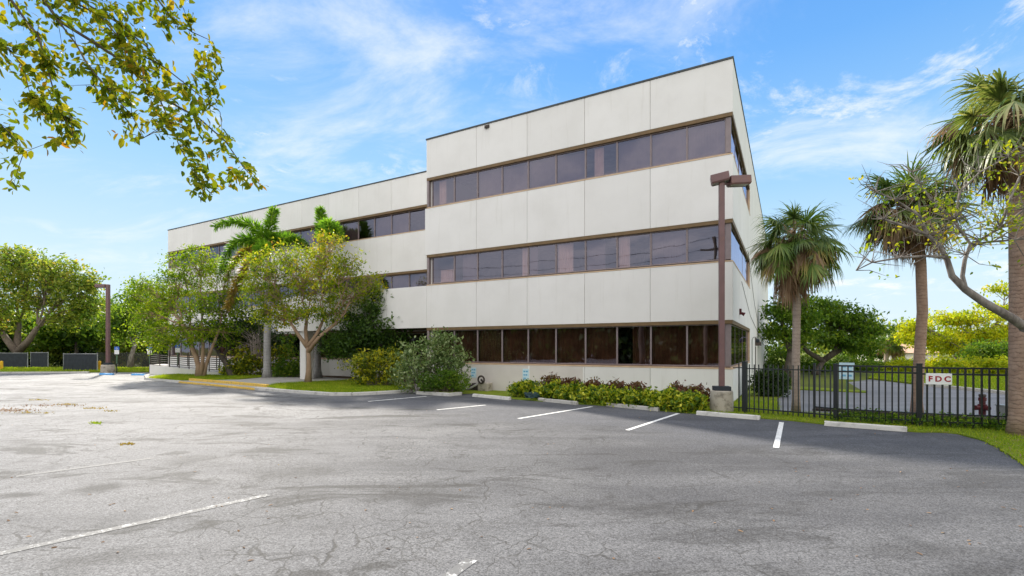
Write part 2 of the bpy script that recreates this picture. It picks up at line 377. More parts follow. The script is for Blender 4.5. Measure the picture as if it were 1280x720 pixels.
# ------------------------------------------------------------------ mesh helpers
class MB:
    def __init__(self):
        self.v, self.f, self.mi = [], [], []

    def add(self, vs, fs, mi=0):
        o = len(self.v)
        self.v += [tuple(p) for p in vs]
        self.f += [tuple(i + o for i in f) for f in fs]
        self.mi += [mi] * len(fs)
        return self

    def box(self, x0, x1, y0, y1, z0, z1, mi=0, mat=None):
        vs = [Vector((x, y, z)) for z in (z0, z1) for y in (y0, y1) for x in (x0, x1)]
        if mat is not None:
            vs = [mat @ p for p in vs]
        return self.add(vs, [(0, 2, 3, 1), (4, 5, 7, 6), (0, 1, 5, 4), (2, 6, 7, 3), (0, 4, 6, 2), (1, 3, 7, 5)], mi)

    def prism(self, poly, z0, z1, mi=0):
        n = len(poly)
        vs = [(p[0], p[1], z0) for p in poly] + [(p[0], p[1], z1) for p in poly]
        fs = [tuple(range(n - 1, -1, -1)), tuple(range(n, 2 * n))]
        fs += [(i, (i + 1) % n, n + (i + 1) % n, n + i) for i in range(n)]
        return self.add(vs, fs, mi)

    def sheet(self, poly, z, mi=0):
        return self.add([(p[0], p[1], z) for p in poly], [tuple(range(len(poly)))], mi)

    def tube(self, pts, rad, n=8, mi=0, cap=True):
        pts = [Vector(p) for p in pts]
        if not hasattr(rad, '__len__'):
            rad = [rad] * len(pts)
        o = len(self.v)
        ref = Vector((0.31, 0.87, 0.38)).normalized()
        for i, p in enumerate(pts):
            t = (pts[min(i + 1, len(pts) - 1)] - pts[max(i - 1, 0)])
            if t.length < 1e-9:
                t = Vector((0, 0, 1))
            t.normalize()
            a = ref - t * ref.dot(t)
            if a.length < 0.05:
                a = Vector((1, 0, 0)) - t * t.x
            a.normalize()
            b = t.cross(a)
            for k in range(n):
                an = 2 * PI * k / n
                q = p + (a * math.cos(an) + b * math.sin(an)) * rad[i]
                self.v.append(tuple(q))
        for i in range(len(pts) - 1):
            for k in range(n):
                k2 = (k + 1) % n
                self.f.append((o + i * n + k, o + i * n + k2, o + (i + 1) * n + k2, o + (i + 1) * n + k))
                self.mi.append(mi)
        if cap:
            self.f.append(tuple(o + k for k in range(n - 1, -1, -1)))
            self.mi.append(mi)
            e = o + (len(pts) - 1) * n
            self.f.append(tuple(e + k for k in range(n)))
            self.mi.append(mi)
        return self

    def lathe(self, prof, cx, cy, n=20, mi=0):
        o = len(self.v)
        for r, z in prof:
            for k in range(n):
                a = 2 * PI * k / n
                self.v.append((cx + r * math.cos(a), cy + r * math.sin(a), z))
        for i in range(len(prof) - 1):
            for k in range(n):
                k2 = (k + 1) % n
                self.f.append((o + i * n + k, o + i * n + k2, o + (i + 1) * n + k2, o + (i + 1) * n + k))
                self.mi.append(mi)
        self.f.append(tuple(o + k for k in range(n - 1, -1, -1)))
        self.mi.append(mi)
        e = o + (len(prof) - 1) * n
        self.f.append(tuple(e + k for k in range(n)))
        self.mi.append(mi)
        return self

    def mesh(self, name, mats, smooth=False, bevel=0.0, fix=True):
        me = bpy.data.meshes.new(name)
        me.from_pydata(self.v, [], self.f)
        for m in (mats if isinstance(mats, (list, tuple)) else [mats]):
            me.materials.append(m)
        me.polygons.foreach_set('material_index', self.mi)
        if fix or bevel:
            bm = bmesh.new()
            bm.from_mesh(me)
            if fix:
                bmesh.ops.recalc_face_normals(bm, faces=bm.faces[:])
            if bevel:
                ed = [e for e in bm.edges if len(e.link_faces) == 2 and e.calc_face_angle(0) > 0.6]
                bmesh.ops.bevel(bm, geom=ed, offset=bevel, segments=1, affect='EDGES', profile=0.5, clamp_overlap=True)
            bm.to_mesh(me)
            bm.free()
        if smooth:
            me.polygons.foreach_set('use_smooth', [True] * len(me.polygons))
        me.update()
        return me

    def build(self, name, mats, parent=None, smooth=False, bevel=0.0, fix=True):
        return link(name, self.mesh(name, mats, smooth, bevel, fix), parent)

def link(name, me, parent=None, loc=None):
    o = bpy.data.objects.new(name, me)
    col.objects.link(o)
    if parent is not None:
        o.parent = parent
    if loc is not None:
        o.location = loc
    return o

def tag(o, label=None, cat=None, group=None, kind=None):
    if label: o['label'] = label
    if cat: o['category'] = cat
    if group: o['group'] = group
    if kind: o['kind'] = kind
    return o

def thing(name, label, cat, loc=(0, 0, 0), rz=0.0, group=None):
    o = bpy.data.objects.new(name, None)
    o.empty_display_size = 0.2
    col.objects.link(o)
    o.location = loc
    o.rotation_euler = (0, 0, rz)
    return tag(o, label, cat, group)

def copy_tree(o, parent=None):
    c = o.copy()
    col.objects.link(c)
    if parent is not None:
        c.parent = parent
    for ch in [x for x in bpy.data.objects if x.parent == o]:
        copy_tree(ch, c)
    return c

def struct(name, mb, mat, **k):
    return tag(mb.build(name, mat, **k), kind='structure')

# ---- numpy leaf meshes
SHAPE4 = np.array([(-0.5, 0.0), (0.0, 0.5), (0.5, 0.0), (0.0, -0.5)])
SHAPE6 = np.array([(-0.5, 0.0), (-0.2, 0.42), (0.2, 0.40), (0.5, 0.0), (0.2, -0.40), (-0.2, -0.42)])

def leaf_mesh(name, cen, d, nrm, ln, wd, mat, shape=SHAPE4, fold=0.25, droop=0.15):
    n = len(cen)
    d = d / np.maximum(np.linalg.norm(d, axis=1, keepdims=True), 1e-6)
    s = np.cross(nrm, d)
    s /= np.maximum(np.linalg.norm(s, axis=1, keepdims=True), 1e-6)
    nn = np.cross(d, s)
    k = len(shape)
    V = np.zeros((n, k, 3))
    for i, (a, b) in enumerate(shape):
        V[:, i] = cen + d * (a * ln)[:, None] + s * (b * wd)[:, None] + nn * ((abs(b) * fold * wd) - droop * ln * (a + 0.5) ** 2)[:, None]
    me = bpy.data.meshes.new(name)
    me.vertices.add(n * k)
    me.vertices.foreach_set('co', V.reshape(-1))
    me.loops.add(n * k)
    me.polygons.add(n)
    me.loops.foreach_set('vertex_index', np.arange(n * k, dtype=np.int32))
    me.polygons.foreach_set('loop_start', np.arange(0, n * k, k, dtype=np.int32))
    me.materials.append(mat)
    me.update(calc_edges=True)
    return me

def rand_dirs(n):
    v = rng.normal(size=(n, 3))
    return v / np.linalg.norm(v, axis=1, keepdims=True)

def bez(p0, p1, p2, n):
    return [p0 * (1 - t) ** 2 + p1 * 2 * t * (1 - t) + p2 * t * t for t in [i / n for i in range(n + 1)]]

def wiggle(pts, amp):
    out = [pts[0]]
    for p in pts[1:-1]:
        out.append(p + Vector((random.gauss(0, amp), random.gauss(0, amp), random.gauss(0, amp))))
    out.append(pts[-1])
    return out

def leaf_cloud(clusters, per, sig, size, mat, name, aspect=0.5, up=0.6, shape=SHAPE4):
    """clusters: list of points; per leaves each spread with sigma."""
    c = np.array([tuple(p) for p in clusters])
    idx = np.repeat(np.arange(len(c)), per)
    n = len(idx)
    sg = sig * (0.6 + 0.8 * rng.random(len(c)))[idx]
    pos = c[idx] + rng.normal(size=(n, 3)) * sg[:, None] * np.array((1, 1, 0.7))
    d = rand_dirs(n)
    d[:, 2] -= 0.35
    nr = rand_dirs(n)
    nr[:, 2] += up
    ln = size * (0.6 + 0.8 * rng.random(n))
    return leaf_mesh(name, pos, d, nr, ln, ln * aspect, mat, shape)

def make_tree(name, label, cat, base, stems, lobes, leaf, bark, size=0.12, per=14, sig=0.28, r0=0.16, group=None,
              aspect=0.5, up=0.6, twig_r=0.012, bare=0, rtop=0.55, forks=None):
    """stems: list of polylines (world points) from the base; lobes: (centre, (rx, ry, rz), clusters, stem index)."""
    base = Vector(base)
    t = thing(name, label, cat, base, 0, group)
    tb = MB()
    tops = []
    for si, st in enumerate(stems):
        pts = [Vector(p) - base for p in st]
        rr = r0 * (1.0 if si == 0 else 0.75)
        rads = [rr * (1.25 if (i == 0 and si == 0) else 1 - (1 - rtop) * i / max(1, len(pts) - 1)) for i in range(len(pts))]
        tb.tube(pts, rads, 9)
        tops.append((pts[-1], rads[-1], pts))
    clusters, barepts = [], []
    for (cen, rad, ncl, si) in lobes:
        cen = Vector(cen) - base
        top, rt, sp = tops[si % len(tops)]
        mid = top.lerp(cen, 0.5) + Vector((random.gauss(0, .15), random.gauss(0, .15), 0.18 * (cen - top).length))
        limb = wiggle(bez(top, mid, cen, 5), 0.05 * (cen - top).length ** 0.5)
        lr = [rt * (0.55 - 0.42 * i / 5) for i in range(6)]
        tb.tube(limb, lr, 6, cap=False)
        R = Vector(rad)
        for k in range(ncl):
            dd = Vector(rand_dirs(1)[0])
            r = random.random() ** 0.42
            q = cen + Vector((dd.x * R.x, dd.y * R.y, dd.z * R.z)) * r
            # lumpy outline
            q += Vector((dd.x, dd.y, dd.z)) * (mnoise.noise(q * 0.9) * 0.35 * min(R))
            clusters.append(q)
            if k % 2 == 0:
                a = limb[random.choice((2, 3, 4, 5))]
                m2 = a.lerp(q, 0.5) + Vector((random.gauss(0, .08), random.gauss(0, .08), random.gauss(0.05, .08)))
                tb.tube([a, m2, q], [max(twig_r * 1.6, 0.006), twig_r, twig_r * 0.4], 4, cap=False)
        for k in range(bare):
            dd = Vector(rand_dirs(1)[0])
            q = cen + Vector((dd.x * R.x, dd.y * R.y, abs(dd.z) * R.z)) * 1.05
            a = limb[random.choice((3, 4, 5))]
            m2 = a.lerp(q, 0.55) + Vector((random.gauss(0, .15), random.gauss(0, .15), random.gauss(0.1, .1)))
            tb.tube([a, m2, q], [twig_r * 1.3, twig_r * 0.9, twig_r * 0.3], 4, cap=False)
    tb.build('trunk', bark, t, smooth=True, fix=False)
    link('crown', leaf_cloud(clusters, per, sig, size, leaf, 'crown', aspect, up), t)
    return t

def make_shrub(name, label, cat, base, lobes, leaf, size, per, sig, group=None, aspect=0.5, up=0.5, stemmat='bark_brown', shape=SHAPE4, surf=0.3, lump=.45):
    base = Vector(base)
    t = thing(name, label, cat, base, 0, group)
    tb = MB()
    cl = []
    for (cen, rad, ncl) in lobes:
        cen = Vector(cen) - base
        R = Vector(rad)
        for k in range(ncl):
            dd = Vector(rand_dirs(1)[0])
            r = random.random() ** surf
            q = cen + Vector((dd.x * R.x, dd.y * R.y, dd.z * R.z)) * r
            q += dd * (mnoise.noise(q * 2.2 + base) * lump * min(R))
            if q.z < 0.04:
                q.z = 0.04 + random.random() * 0.1
            cl.append(q)
            if k % 6 == 0:
                b0 = Vector((cen.x * 0.5 + random.gauss(0, .08), cen.y * 0.5 + random.gauss(0, .08), 0))
                tb.tube([b0, b0.lerp(q, 0.5) + Vector((0, 0, 0.1 * R.z)), q], [0.02, 0.014, 0.005], 4, cap=False)
    tb.build('stem', M[stemmat], t, fix=False)
    link('foliage', leaf_cloud(cl, per, sig, size, leaf, 'foliage', aspect, up, shape), t)
    return t

# ------------------------------------------------------------------ building frame
cx0, cy0 = G(916, 504).x, G(916, 504).y
BA = math.atan2(-0.492, 0.871)
BX, BY = Vector((math.cos(BA), math.sin(BA), 0)), Vector((-math.sin(BA), math.cos(BA), 0))
BC = Vector((cx0, cy0, 0))

def B(s, v, z=0.0):
    """point s metres left along the facade from the near corner, v metres behind it."""
    return BC - BX * s + BY * v + Vector((0, 0, z))

def build_office():
    b = thing('office_building', 'three-storey white office block with brown ribbon windows behind the car park', 'building', BC, BA)
    Z1, Z2, Z3 = (1.28, 3.17), (5.40, 7.03), (9.49, 11.10)
    TOP = 13.12
    NB, WE, WV, OH, RD, RW = 14.86, 48.8, 3.63, 27.3, 40.0, 10.0
    w0, wp = 0.25, 1.431
    g = 0.007
    joints = [0.25 + wp * 2 * k for k in range(1, 5)]            # near facade
    # ---- near block panels: front + right with an L shaped corner panel
    wall = MB()
    TH = 0.20
    def bands(z0, z1, left=NB):
        js = joints + [left]
        rj = [3.15, 6.05, RW]
        wall.prism([(-js[0] + g, 0), (0, 0), (0, rj[0] - g), (-TH, rj[0] - g), (-TH, TH), (-js[0] + g, TH)], z0, z1)
        for a, c in zip(js[:-1], js[1:]):
            wall.box(-c + (g if c != left else 0), -a - g, 0, TH, z0, z1)
        for a, c in zip(rj[:-1], rj[1:]):
            wall.box(-TH, 0, a + g, c - g, z0, z1)
    bands(-0.3, Z1[0])
    bands(Z1[1], Z2[0])
    bands(Z2[1], Z3[0], NB + 0.10)
    bands(Z3[1], TOP)
    # blank right hand wall beyond the windows
    ys = [RW + 6.0 * k for k in range(6)]
    for a, c in zip(ys[:-1], ys[1:]):
        wall.box(-TH, 0, a + g, c - g, -0.3, TOP)
    # left return of the near block above the terrace, and back walls
    wall.box(-NB, -NB + TH, TH + 0.005, WV + 1, Z2[0] + 0.01, Z2[1] - 0.01)
    wall.box(-NB, -NB + TH, TH + 0.005, WV + 1, Z2[1], TOP - 0.004)
    wall.box(-NB, -NB + TH, TH + 0.005, WV, 0.0, Z1[1] - 0.01)
    wall.box(-WE, 0, RD, RD + 0.2, -0.3, TOP - 0.01)
    # overhanging first spandrel of the wing
    oj = [NB, 17.72, 20.58, 23.44, OH]
    for a, c in zip(oj[:-1], oj[1:]):
        wall.box(-c + g, -a - g, 0.0, TH, Z1[1], Z2[0])
    wall.box(-OH, -OH + TH, TH + .004, WV - .004, Z1[1], Z2[0])
    # wing panels
    wj = [NB + 2.973 * k for k in range(12)]
    wj[-1] = WE
    for z0, z1 in ((-0.3, Z1[0]), (Z1[1], Z2[0]), (Z2[1], Z3[0]), (Z3[1], TOP)):
        for a, c in zip(wj[:-1], wj[1:]):
            wall.box(-c + g, -a - g, WV, WV + TH, z0, z1)
    wall.box(-WE, -WE + TH, WV + TH + .004, RD - .004, -0.3, TOP)
    wall.build('wall', M['stucco'], b, bevel=0.008)
    # sealant backing behind the joints
    jb = MB()
    for z0, z1 in ((0, Z1[0]), (Z1[1], Z2[0]), (Z2[1], Z3[0]), (Z3[1], TOP)):
        z0, z1 = z0 + 0.02, z1 - 0.02
        jb.box(-NB + 0.02, -0.03, 0.025, 0.1, z0, z1)
        jb.box(-0.1, -0.03, 0.12, RD - 1, z0, z1)
        jb.box(-WE + 0.02, -NB - 0.01, WV + 0.025, WV + 0.1, z0, z1)
    jb.box(-OH + .02, -NB - .01, 0.025, 0.1, Z1[1] + .02, Z2[0] - .02)
    jb.box(-0.1, -0.03, RW + 0.02, RD - 1, 0.02, TOP - 0.02)
    jb.build('joint_sealant', M['joint'], b)
    # soffit and columns of the overhang, ground slabs, roof, floors
    sf = MB()
    sf.box(-OH + .2, -NB - .01, TH + .01, WV - .01, Z1[1] + .03, Z1[1] + .12)
    sf.build('soffit', M['head'], b)
    for s in (25.15,):
        MB().box(-s - .28, -s + .28, 0.25, 0.85, -0.2, Z1[1] + .03).build('column', M['stucco'], b, bevel=0.01)
    MB().box(-OH + .1, -NB - .02, TH + .01, WV - .02, Z2[0] - .35, Z2[0] - .2).build('terrace', M['roofing'], b)
    rf = MB()
    rf.box(-NB + TH, -TH, TH, RD, TOP - .6, TOP - .5)
    rf.box(-WE + TH, -NB - .02, WV + TH, RD, TOP - .62, TOP - .52)
    rf.build('roof', M['roofing'], b)
    cp = MB()
    cp.box(-NB - .03, .03, -.03, .27, TOP + .002, TOP + .075)
    cp.box(-.27, .03, .272, RD, TOP + .002, TOP + .075)
    cp.box(-NB - .03, -NB + .25, .272, WV + 3, TOP + .002, TOP + .075)
    cp.box(-WE - .03, -NB - .032, WV - .03, WV + .27, TOP + .002, TOP + .075)
    cp.build('coping', M['coping'], b)
    fl = MB()
    for z in (0.05, 3.55, 7.45, 11.55):
        fl.box(-NB + .3, -.45, .5, RD - .5, z, z + .25)
        fl.box(-WE + .3, -NB - .05, WV + .5, RD - .5, z, z + .25)
    fl.build('floor_slab', M['interior'], b)
    iw = MB()
    iw.box(-NB + .3, -5.0, 5.0, 5.2, 0.3, 11.5)
    iw.box(-5.2, -5.0, 5.21, RD - 1, 0.3, 11.5)
    iw.box(-WE + .3, -NB - .1, WV + 4.5, WV + 4.7, 0.3, 11.5)
    iw.build('interior_wall', M['interior'], b)
    # heads and sills: (mapping a,d -> x,y)
    hd, sl = MB(), MB()
    def strip(run, z0, z1, deep=0.30):
        a0, a1, kind, off = run
        def bx(mb, d0, d1, za, zb):
            if kind == 'f':
                mb.box(-a1, -a0, off + d0, off + d1, za, zb)
            else:
                mb.box(-d1, -d0, a0, a1, za, zb)
        bx(hd, 0.012, 0.29, z1 - 0.14, z1 - 0.002)
        bx(sl, -0.012, 0.10, z0 + 0.004, z0 + 0.05)
        # sloped sill behind the nose
        if kind == 'f':
            vs = [(-a1, off + .10, z0 + .004), (-a0, off + .10, z0 + .004), (-a0, off + .30, z0 + .004), (-a1, off + .30, z0 + .004),
                  (-a1, off + .10, z0 + .05), (-a0, off + .10, z0 + .05), (-a0, off + .30, z0 + .10), (-a1, off + .30, z0 + .10)]
        else:
            vs = [(-.10, a0, z0 + .004), (-.10, a1, z0 + .004), (-.30, a1, z0 + .004), (-.30, a0, z0 + .004),
                  (-.10, a0, z0 + .05), (-.10, a1, z0 + .05), (-.30, a1, z0 + .10), (-.30, a0, z0 + .10)]
        sl.add(vs, [(0, 1, 2, 3), (4, 5, 6, 7), (0, 1, 5, 4), (1, 2, 6, 5), (2, 3, 7, 6), (3, 0, 4, 7)])
    for z0, z1 in (Z1, Z2, Z3):
        strip((0.012, NB - .01, 'f', 0), z0, z1)
        strip((0.30, RW - .02, 'r', 0), z0, z1)
        strip((NB + .01, WE - .01, 'f', WV), z0, z1)
    hd.build('window_head', M['head'], b)
    sl.build('window_sill', M['sill'], b)
    for z0, z1 in (Z1, Z2, Z3):
        za, zb = z0 + .105, z1 - .145
        for bx_, mt in (((-.28, -.015, RW - .10, RW - .002), 'sill'), ((-NB + .015, -NB + .14, .03, .28), 'mullion'), ((-.25, -.072, .072, .205), 'mullion'), ((-WE + .01, -WE + .2, WV + .02, WV + .28), 'mullion')):
            MB().box(*bx_, za, zb).build('window_jamb', M[mt], b)
    # ---- windows
    cache = {}
    def win_mesh(w, h, dp=.07):
        k = (round(w, 3), round(h, 3))
        if k not in cache:
            fr = MB()
            t = .032
            fr.box(0, t, .035 - dp / 2, .035 + dp / 2, 0, h); fr.box(w - t, w, .035 - dp / 2, .035 + dp / 2, 0, h)
            fr.box(t, w - t, .037 - dp / 2, .033 + dp / 2, 0, t * 1.2); fr.box(t, w - t, .037 - dp / 2, .033 + dp / 2, h - t * 1.2, h)
            pn = MB().add([(t, .035, t), (w - t, .035, t), (w - t, .035, h - t), (t, .035, h - t)], [(0, 1, 2, 3)])
            cache[k] = (fr.mesh('window', M['mullion']), pn.mesh('pane', M['glass'], fix=False))
        return cache[k]
    def blind_mesh(w, h, kind, lo, hi, top):
        n = 26
        mb = MB()
        x0, x1 = w * lo, w * hi
        vs = []
        for i in range(n + 1):
            x = x0 + (x1 - x0) * i / n
            y = .16 + (.03 * math.sin(i * 1.7 + lo * 9) if kind != 'blind_grey' else .006 * (i % 2))
            vs += [(x, y, .02), (x, y, h * top)]
        return mb.add(vs, [(2 * i, 2 * i + 2, 2 * i + 3, 2 * i + 1) for i in range(n)]).mesh('blind', M[kind])
    def put(x, y, z, rz, w, h, kind=None, lo=.02, hi=.98, top=.99, dp=.07):
        f, p = win_mesh(w, h, dp)
        o = link('window', f, b, (x, y, z))
        o.rotation_euler = (0, 0, rz)
        pn_ = link('pane', p, o)
        pn_.rotation_euler = (rnd.gauss(0, .003), 0, rnd.gauss(0, .004))
        if kind:
            link('blind', blind_mesh(w, h, kind, lo, hi, top), o)
        return o
    rnd = random.Random(3)
    for fi, (z0, z1) in enumerate((Z1, Z2, Z3)):
        zb, h = z0 + .102, z1 - z0 - .244
        for k in range(10):
            x = -(w0 + wp * (k + 1))
            if fi == 2:
                spec = ('blind_grey', .02, .98, rnd.uniform(.9, .99)) if k not in (3, 9, 8) else ('blind_pale', .25, .55, .95) if k != 8 else None
            elif fi == 1:
                spec = [None, ('blind_grey', .02, .98, .97), ('blind_pale', .02, .36, .98), ('blind_grey', .02, .6, .98), ('blind_pale', .02, .55, .98),
                        ('blind_grey', .02, .3, .98), ('blind_pale', .72, .98, .98), None, ('blind_grey', .3, .98, .98), ('blind_pale', .3, .98, .5)][k]
            else:
                spec = ('blind_brown', .02, .98, .98) if k != 2 else ('blind_brown', .45, .98, .98)
            put(x, .12, zb, 0, wp - .004, h, *(spec or ()))
        for k in range(7):
            if k > 4:
                break
            wr = (RW - .10 - .21) / 5
            put(-.075, .21 + wr * k, zb, PI / 2, wr - .004, h, 'blind_brown' if fi == 0 else 'blind_grey' if k % 3 else None, dp=.02)
    ww = (WE - .2 - NB - .02) / 22
    for fi, (z0, z1) in enumerate((Z1, Z2, Z3)):
        zb, h = z0 + .102, z1 - z0 - .244
        if fi == 1:
            ks = range(0, 8)
        elif fi == 0:
            ks = [k for k in range(22) if not 10 <= k <= 12]
        else:
            ks = range(22)
        for k in ks:
            kind = 'blind_brown' if fi == 0 else 'blind_pale' if k % 7 == 0 else 'blind_grey' if (k * 5 + fi) % 3 else None
            put(-(NB + .02 + ww * (k + 1)), WV + .25, zb, 0, ww - .004, h, kind, *((.02, .35) if kind == 'blind_pale' else ()))
    # entrance doors under the overhang
    dm = MB()
    for k in (10, 11, 12):
        xx = -(NB + .02 + ww * (k + 1))
        dm.box(xx, xx + .08, WV + .25, WV + .33, Z1[0] + .102, Z1[1] - .142)
        dm.box(xx + .08, xx + ww, WV + .25, WV + .33, Z1[1] - .25, Z1[1] - .142)
        dm.box(xx + .08, xx + ww, WV + .285, WV + .29, Z1[0] + .102, Z1[1] - .26, 1)
    dm.build('entrance_glazing', [M['mullion'], M['glass']], b)
    rb = MB()
    zb, h = Z2[0] + .102, Z2[1] - Z2[0] - .244
    for k in range(8, 22):
        xx = -(NB + .02 + ww * (k + 1))
        rb.box(xx, xx + .064, WV + .25, WV + .32, zb, zb + h)
        rb.box(xx + .064, xx + ww, WV + .285, WV + .29, zb, zb + h, 1)
    tag(rb.build('window_row', [M['mullion'], M['glass']], b), kind='stuff')
    MB().box(-13.0, -8.78, -.004, .004, -.1, Z1[0] - .012).build('repainted_panel', M['patch'], b)
    MB().box(-8.70, -6.05, -.004, .004, .0, Z1[0] - .012).build('repainted_panel', M['patch'], b)
    # small fittings
    sc = MB().box(-11.18, -10.92, -.05, .0, TOP - .20, TOP - .06)
    sc.box(-11.14, -10.96, -.10, -.05, TOP - .22, TOP - .16)
    sc.build('scupper', M['rust'], b)
    al = MB().box(.002, .08, 2.9, 3.15, 3.55, 3.8).tube([(.08, 3.02, 3.62), (.2, 3.02, 3.55)], [.05, .09], 8)
    al.build('alarm_horn', M['hydrant'], b)
    cm = MB()
    cm.tube([(.02, 11.5, 0.6), (.02, 11.5, 2.6), (.08, 11.45, 2.72), (.26, 11.3, 2.74), (.32, 11.25, 2.62)], .022, 6)
    cm.lathe([(.02, 2.63), (.10, 2.60), (.11, 2.50), (.07, 2.42), (.02, 2.40)], .32, 11.25, 12, 1)
    cm.build('camera_dome', [M['galv'], M['screen']], b, smooth=True)
    wl = MB().tube([(.02, 15, .3), (.02, 15, 2.2)], .03, 6).box(.002, .35, 14.8, 15.3, 2.25, 2.45).add(
        [(.002, 14.8, 2.45), (.35, 14.8, 2.45), (.002, 15.3, 2.45), (.35, 15.3, 2.45), (.002, 14.8, 2.8), (.002, 15.3, 2.8)],
        [(0, 1, 4), (2, 5, 3), (1, 3, 5, 4), (0, 4, 5, 2), (0, 2, 3, 1)])
    wl.build('wall_light', M['rust'], b)
    cb = MB()
    cb.tube([(.015, 8.0, 7.2), (.015, 14, 4.9), (.015, 24, 2.6), (.015, 38, 1.9)], .012, 4)
    cb.tube([(.015, 4.0, 5.1), (.015, 10, 3.9), (.015, 22, 2.9)], .012, 4)
    cb.build('cable', M['rust'], b)
    return b

build_office()

# wall signs (hung on the facade: things of their own)
def wall_sign(s, z0, z1, w, label):
    t = thing('parking_sign', label, 'sign', B(s, -0.012, z0), BA)
    h = z1 - z0
    MB().box(-w / 2, w / 2, -.006, .006, 0, h).build('sign_plate', M['paleblue'], t, bevel=.003)
    ln = MB()
    for q, ws in ((.78, (.3, .35)), (.5, (.25, .3)), (.22, (.4,))):
        x = -w * .36
        for a in ws:
            ln.box(x, x + w * a, -.009, -.0061, h * q - .035, h * q + .035)
            x += w * (a + .08)
    ln.build('lettering', M['lineblue'], t)
    return t
wall_sign(11.85, .62, 1.12, .32, 'small pale blue parking notice on the wall above the pipes')
wall_sign(8.9, .55, 1.12, .33, 'pale blue parking notice on the wall above the end of the yellow hedge')

# ------------------------------------------------------------------ ground
MB().sheet([(-500, -300), (500, -300), (500, 500), (-500, 500)], 0.0).build('ground', M['soil'])['kind'] = 'structure'
lotpoly = [G(-420, 467), G(0, 466.6), G(150, 465.6), G(215, 465.6), B(44, 3.2), B(0, -0.2), G(949, 520), G(1020, 526), G(1145, 536.5), G(1200, 537),
           G(1300, 550), G(1380, 590), G(1460, 640), Vector((16, -2, 0)), Vector((22, -30, 0)), Vector((-80, -30, 0)), Vector((-75, 20, 0))]
struct('parking_lot', MB().sheet(lotpoly, 0.004), M['asphalt'])
rear = [G(973, 515), G(970, 500), G(985, 487), G(1083, 491.5), G(1060, 478), G(1090, 474), G(1150, 482), G(1265, 494), G(1500, 512), G(1600, 532), G(1265, 528), G(1100, 519)]
struct('rear_parking_lot', MB().sheet(rear, 0.004), M['asphalt2'])

kerbpts = [(180, 474.5), (200, 476.3), (223, 478.8), (270, 483), (318, 487.8), (360, 491), (412, 494.8), (440, 494.8), (471, 493.4), (500, 491.6), (516, 490.6)]
kb = [G(*p) for p in kerbpts]
tail = [G(520, 493), G(561, 495.4), G(578, 494)]
def inset(poly, d):
    out = []
    for i, p in enumerate(poly):
        a = poly[max(i - 1, 0)]
        c = poly[min(i + 1, len(poly) - 1)]
        t = (c - a).normalized()
        out.append(p + Vector((-t.y, t.x, 0)) * d)
    return out
island = inset(kb, .1) + inset(tail, .1) + [B(13.5, .1), B(14.8, 3.7), B(48.9, 3.7), G(180, 470.5)]
struct('walkway', MB().prism(island, -.1, .115), M['walk'])
def kerb(pts, mat, name='kerb', w=.17, h=.14):
    q = inset(pts, w)
    mb = MB()
    for i in range(len(pts) - 1):
        a, b2, c, d = pts[i], pts[i + 1], q[i + 1], q[i]
        e = (b2 - a).normalized() * .006
        mb.prism([a + e, b2 - e, c - e, d + e], -.05, h)
    return struct(name, mb, mat, bevel=.015)
kerb(kb[:3], M['kerb'])
kerb(kb[4:], M['kerb'])
kerb(tail, M['kerb'])
# stepped yellow kerb ramp
yk = kb[2:5]
mb = MB()
q1, q2, q3 = inset(yk, .16), inset(yk, .55), inset(yk, .75)
for i in range(2):
    mb.prism([yk[i], yk[i + 1], q1[i + 1], q1[i]], -.05, .10)
    mb.prism([q2[i], q2[i + 1], q3[i + 1], q3[i]], -.05, .25)
struct('kerb', mb, M['yellow_kerb'], bevel=.015)
def zp(px, py, z=.12):
    return G(px, py, z)
lawnL = [zp(185, 472.6), zp(222, 475.8), zp(300, 474.2), zp(336, 470.8), zp(300, 468.6), zp(250, 467.6), zp(205, 469)]
lawnR = [zp(331, 483.3), zp(360, 487.3), zp(412, 490.6), zp(440, 490.8), zp(471, 489.4), zp(500, 487.8), zp(516, 486.6), zp(513, 480), zp(440, 476), zp(389, 478), zp(350, 480)]
lawnT = [zp(523, 488.5), zp(561, 491), zp(577, 490), zp(570, 484), zp(530, 480)]
for p in (lawnL, lawnR, lawnT):
    struct('lawn', MB().prism(p, .05, .14), M['lawn'])
bed = [zp(285, 470), zp(330, 470.2), zp(400, 470.8), zp(500, 478), zp(520, 480), zp(512, 473), zp(440, 466.5), zp(330, 462.5), zp(270, 463)]
struct('planting_bed', MB().prism(bed, .05, .128), M['mulch'])
# lawn strip in front of the facade and round the fence
def ragged(pts, step=.18, amp=.045):
    out = []
    for a_, b_ in zip(pts[:-1], pts[1:]):
        n_ = max(1, int((b_ - a_).length / step))
        t_ = (b_ - a_).normalized()
        for i in range(n_):
            p_ = a_.lerp(b_, i / n_)
            out.append(p_ + Vector((-t_.y, t_.x, 0)) * (amp * 2.2 * mnoise.noise(p_ * 1.7) + amp * mnoise.noise(p_ * 6.0)))
    return out + [pts[-1]]
strip = ragged([G(578, 492.5), G(591, 492), G(644, 499.5), G(754, 507.5), G(872, 518), G(949, 523), G(1020, 530), G(1145, 541), G(1175, 541), G(1195, 543), G(1214, 547), G(1233, 554), G(1256, 566), G(1288, 587), G(1340, 612), G(1420, 640)]) + [
         G(1700, 580), G(1600, 534), G(1265, 529), G(1100, 520), G(975, 516), G(971, 500), G(986, 487), B(-.5, 20), B(-.02, .1), B(8, .1), B(13.4, .1)]
struct('lawn', MB().prism(strip, -.05, .035), M['lawn'])
verge = [G(1000, 484), G(1083, 489.5), G(1083, 491.5), G(985, 487)]
struct('lawn', MB().prism(verge, -.05, .05), M['lawn'])
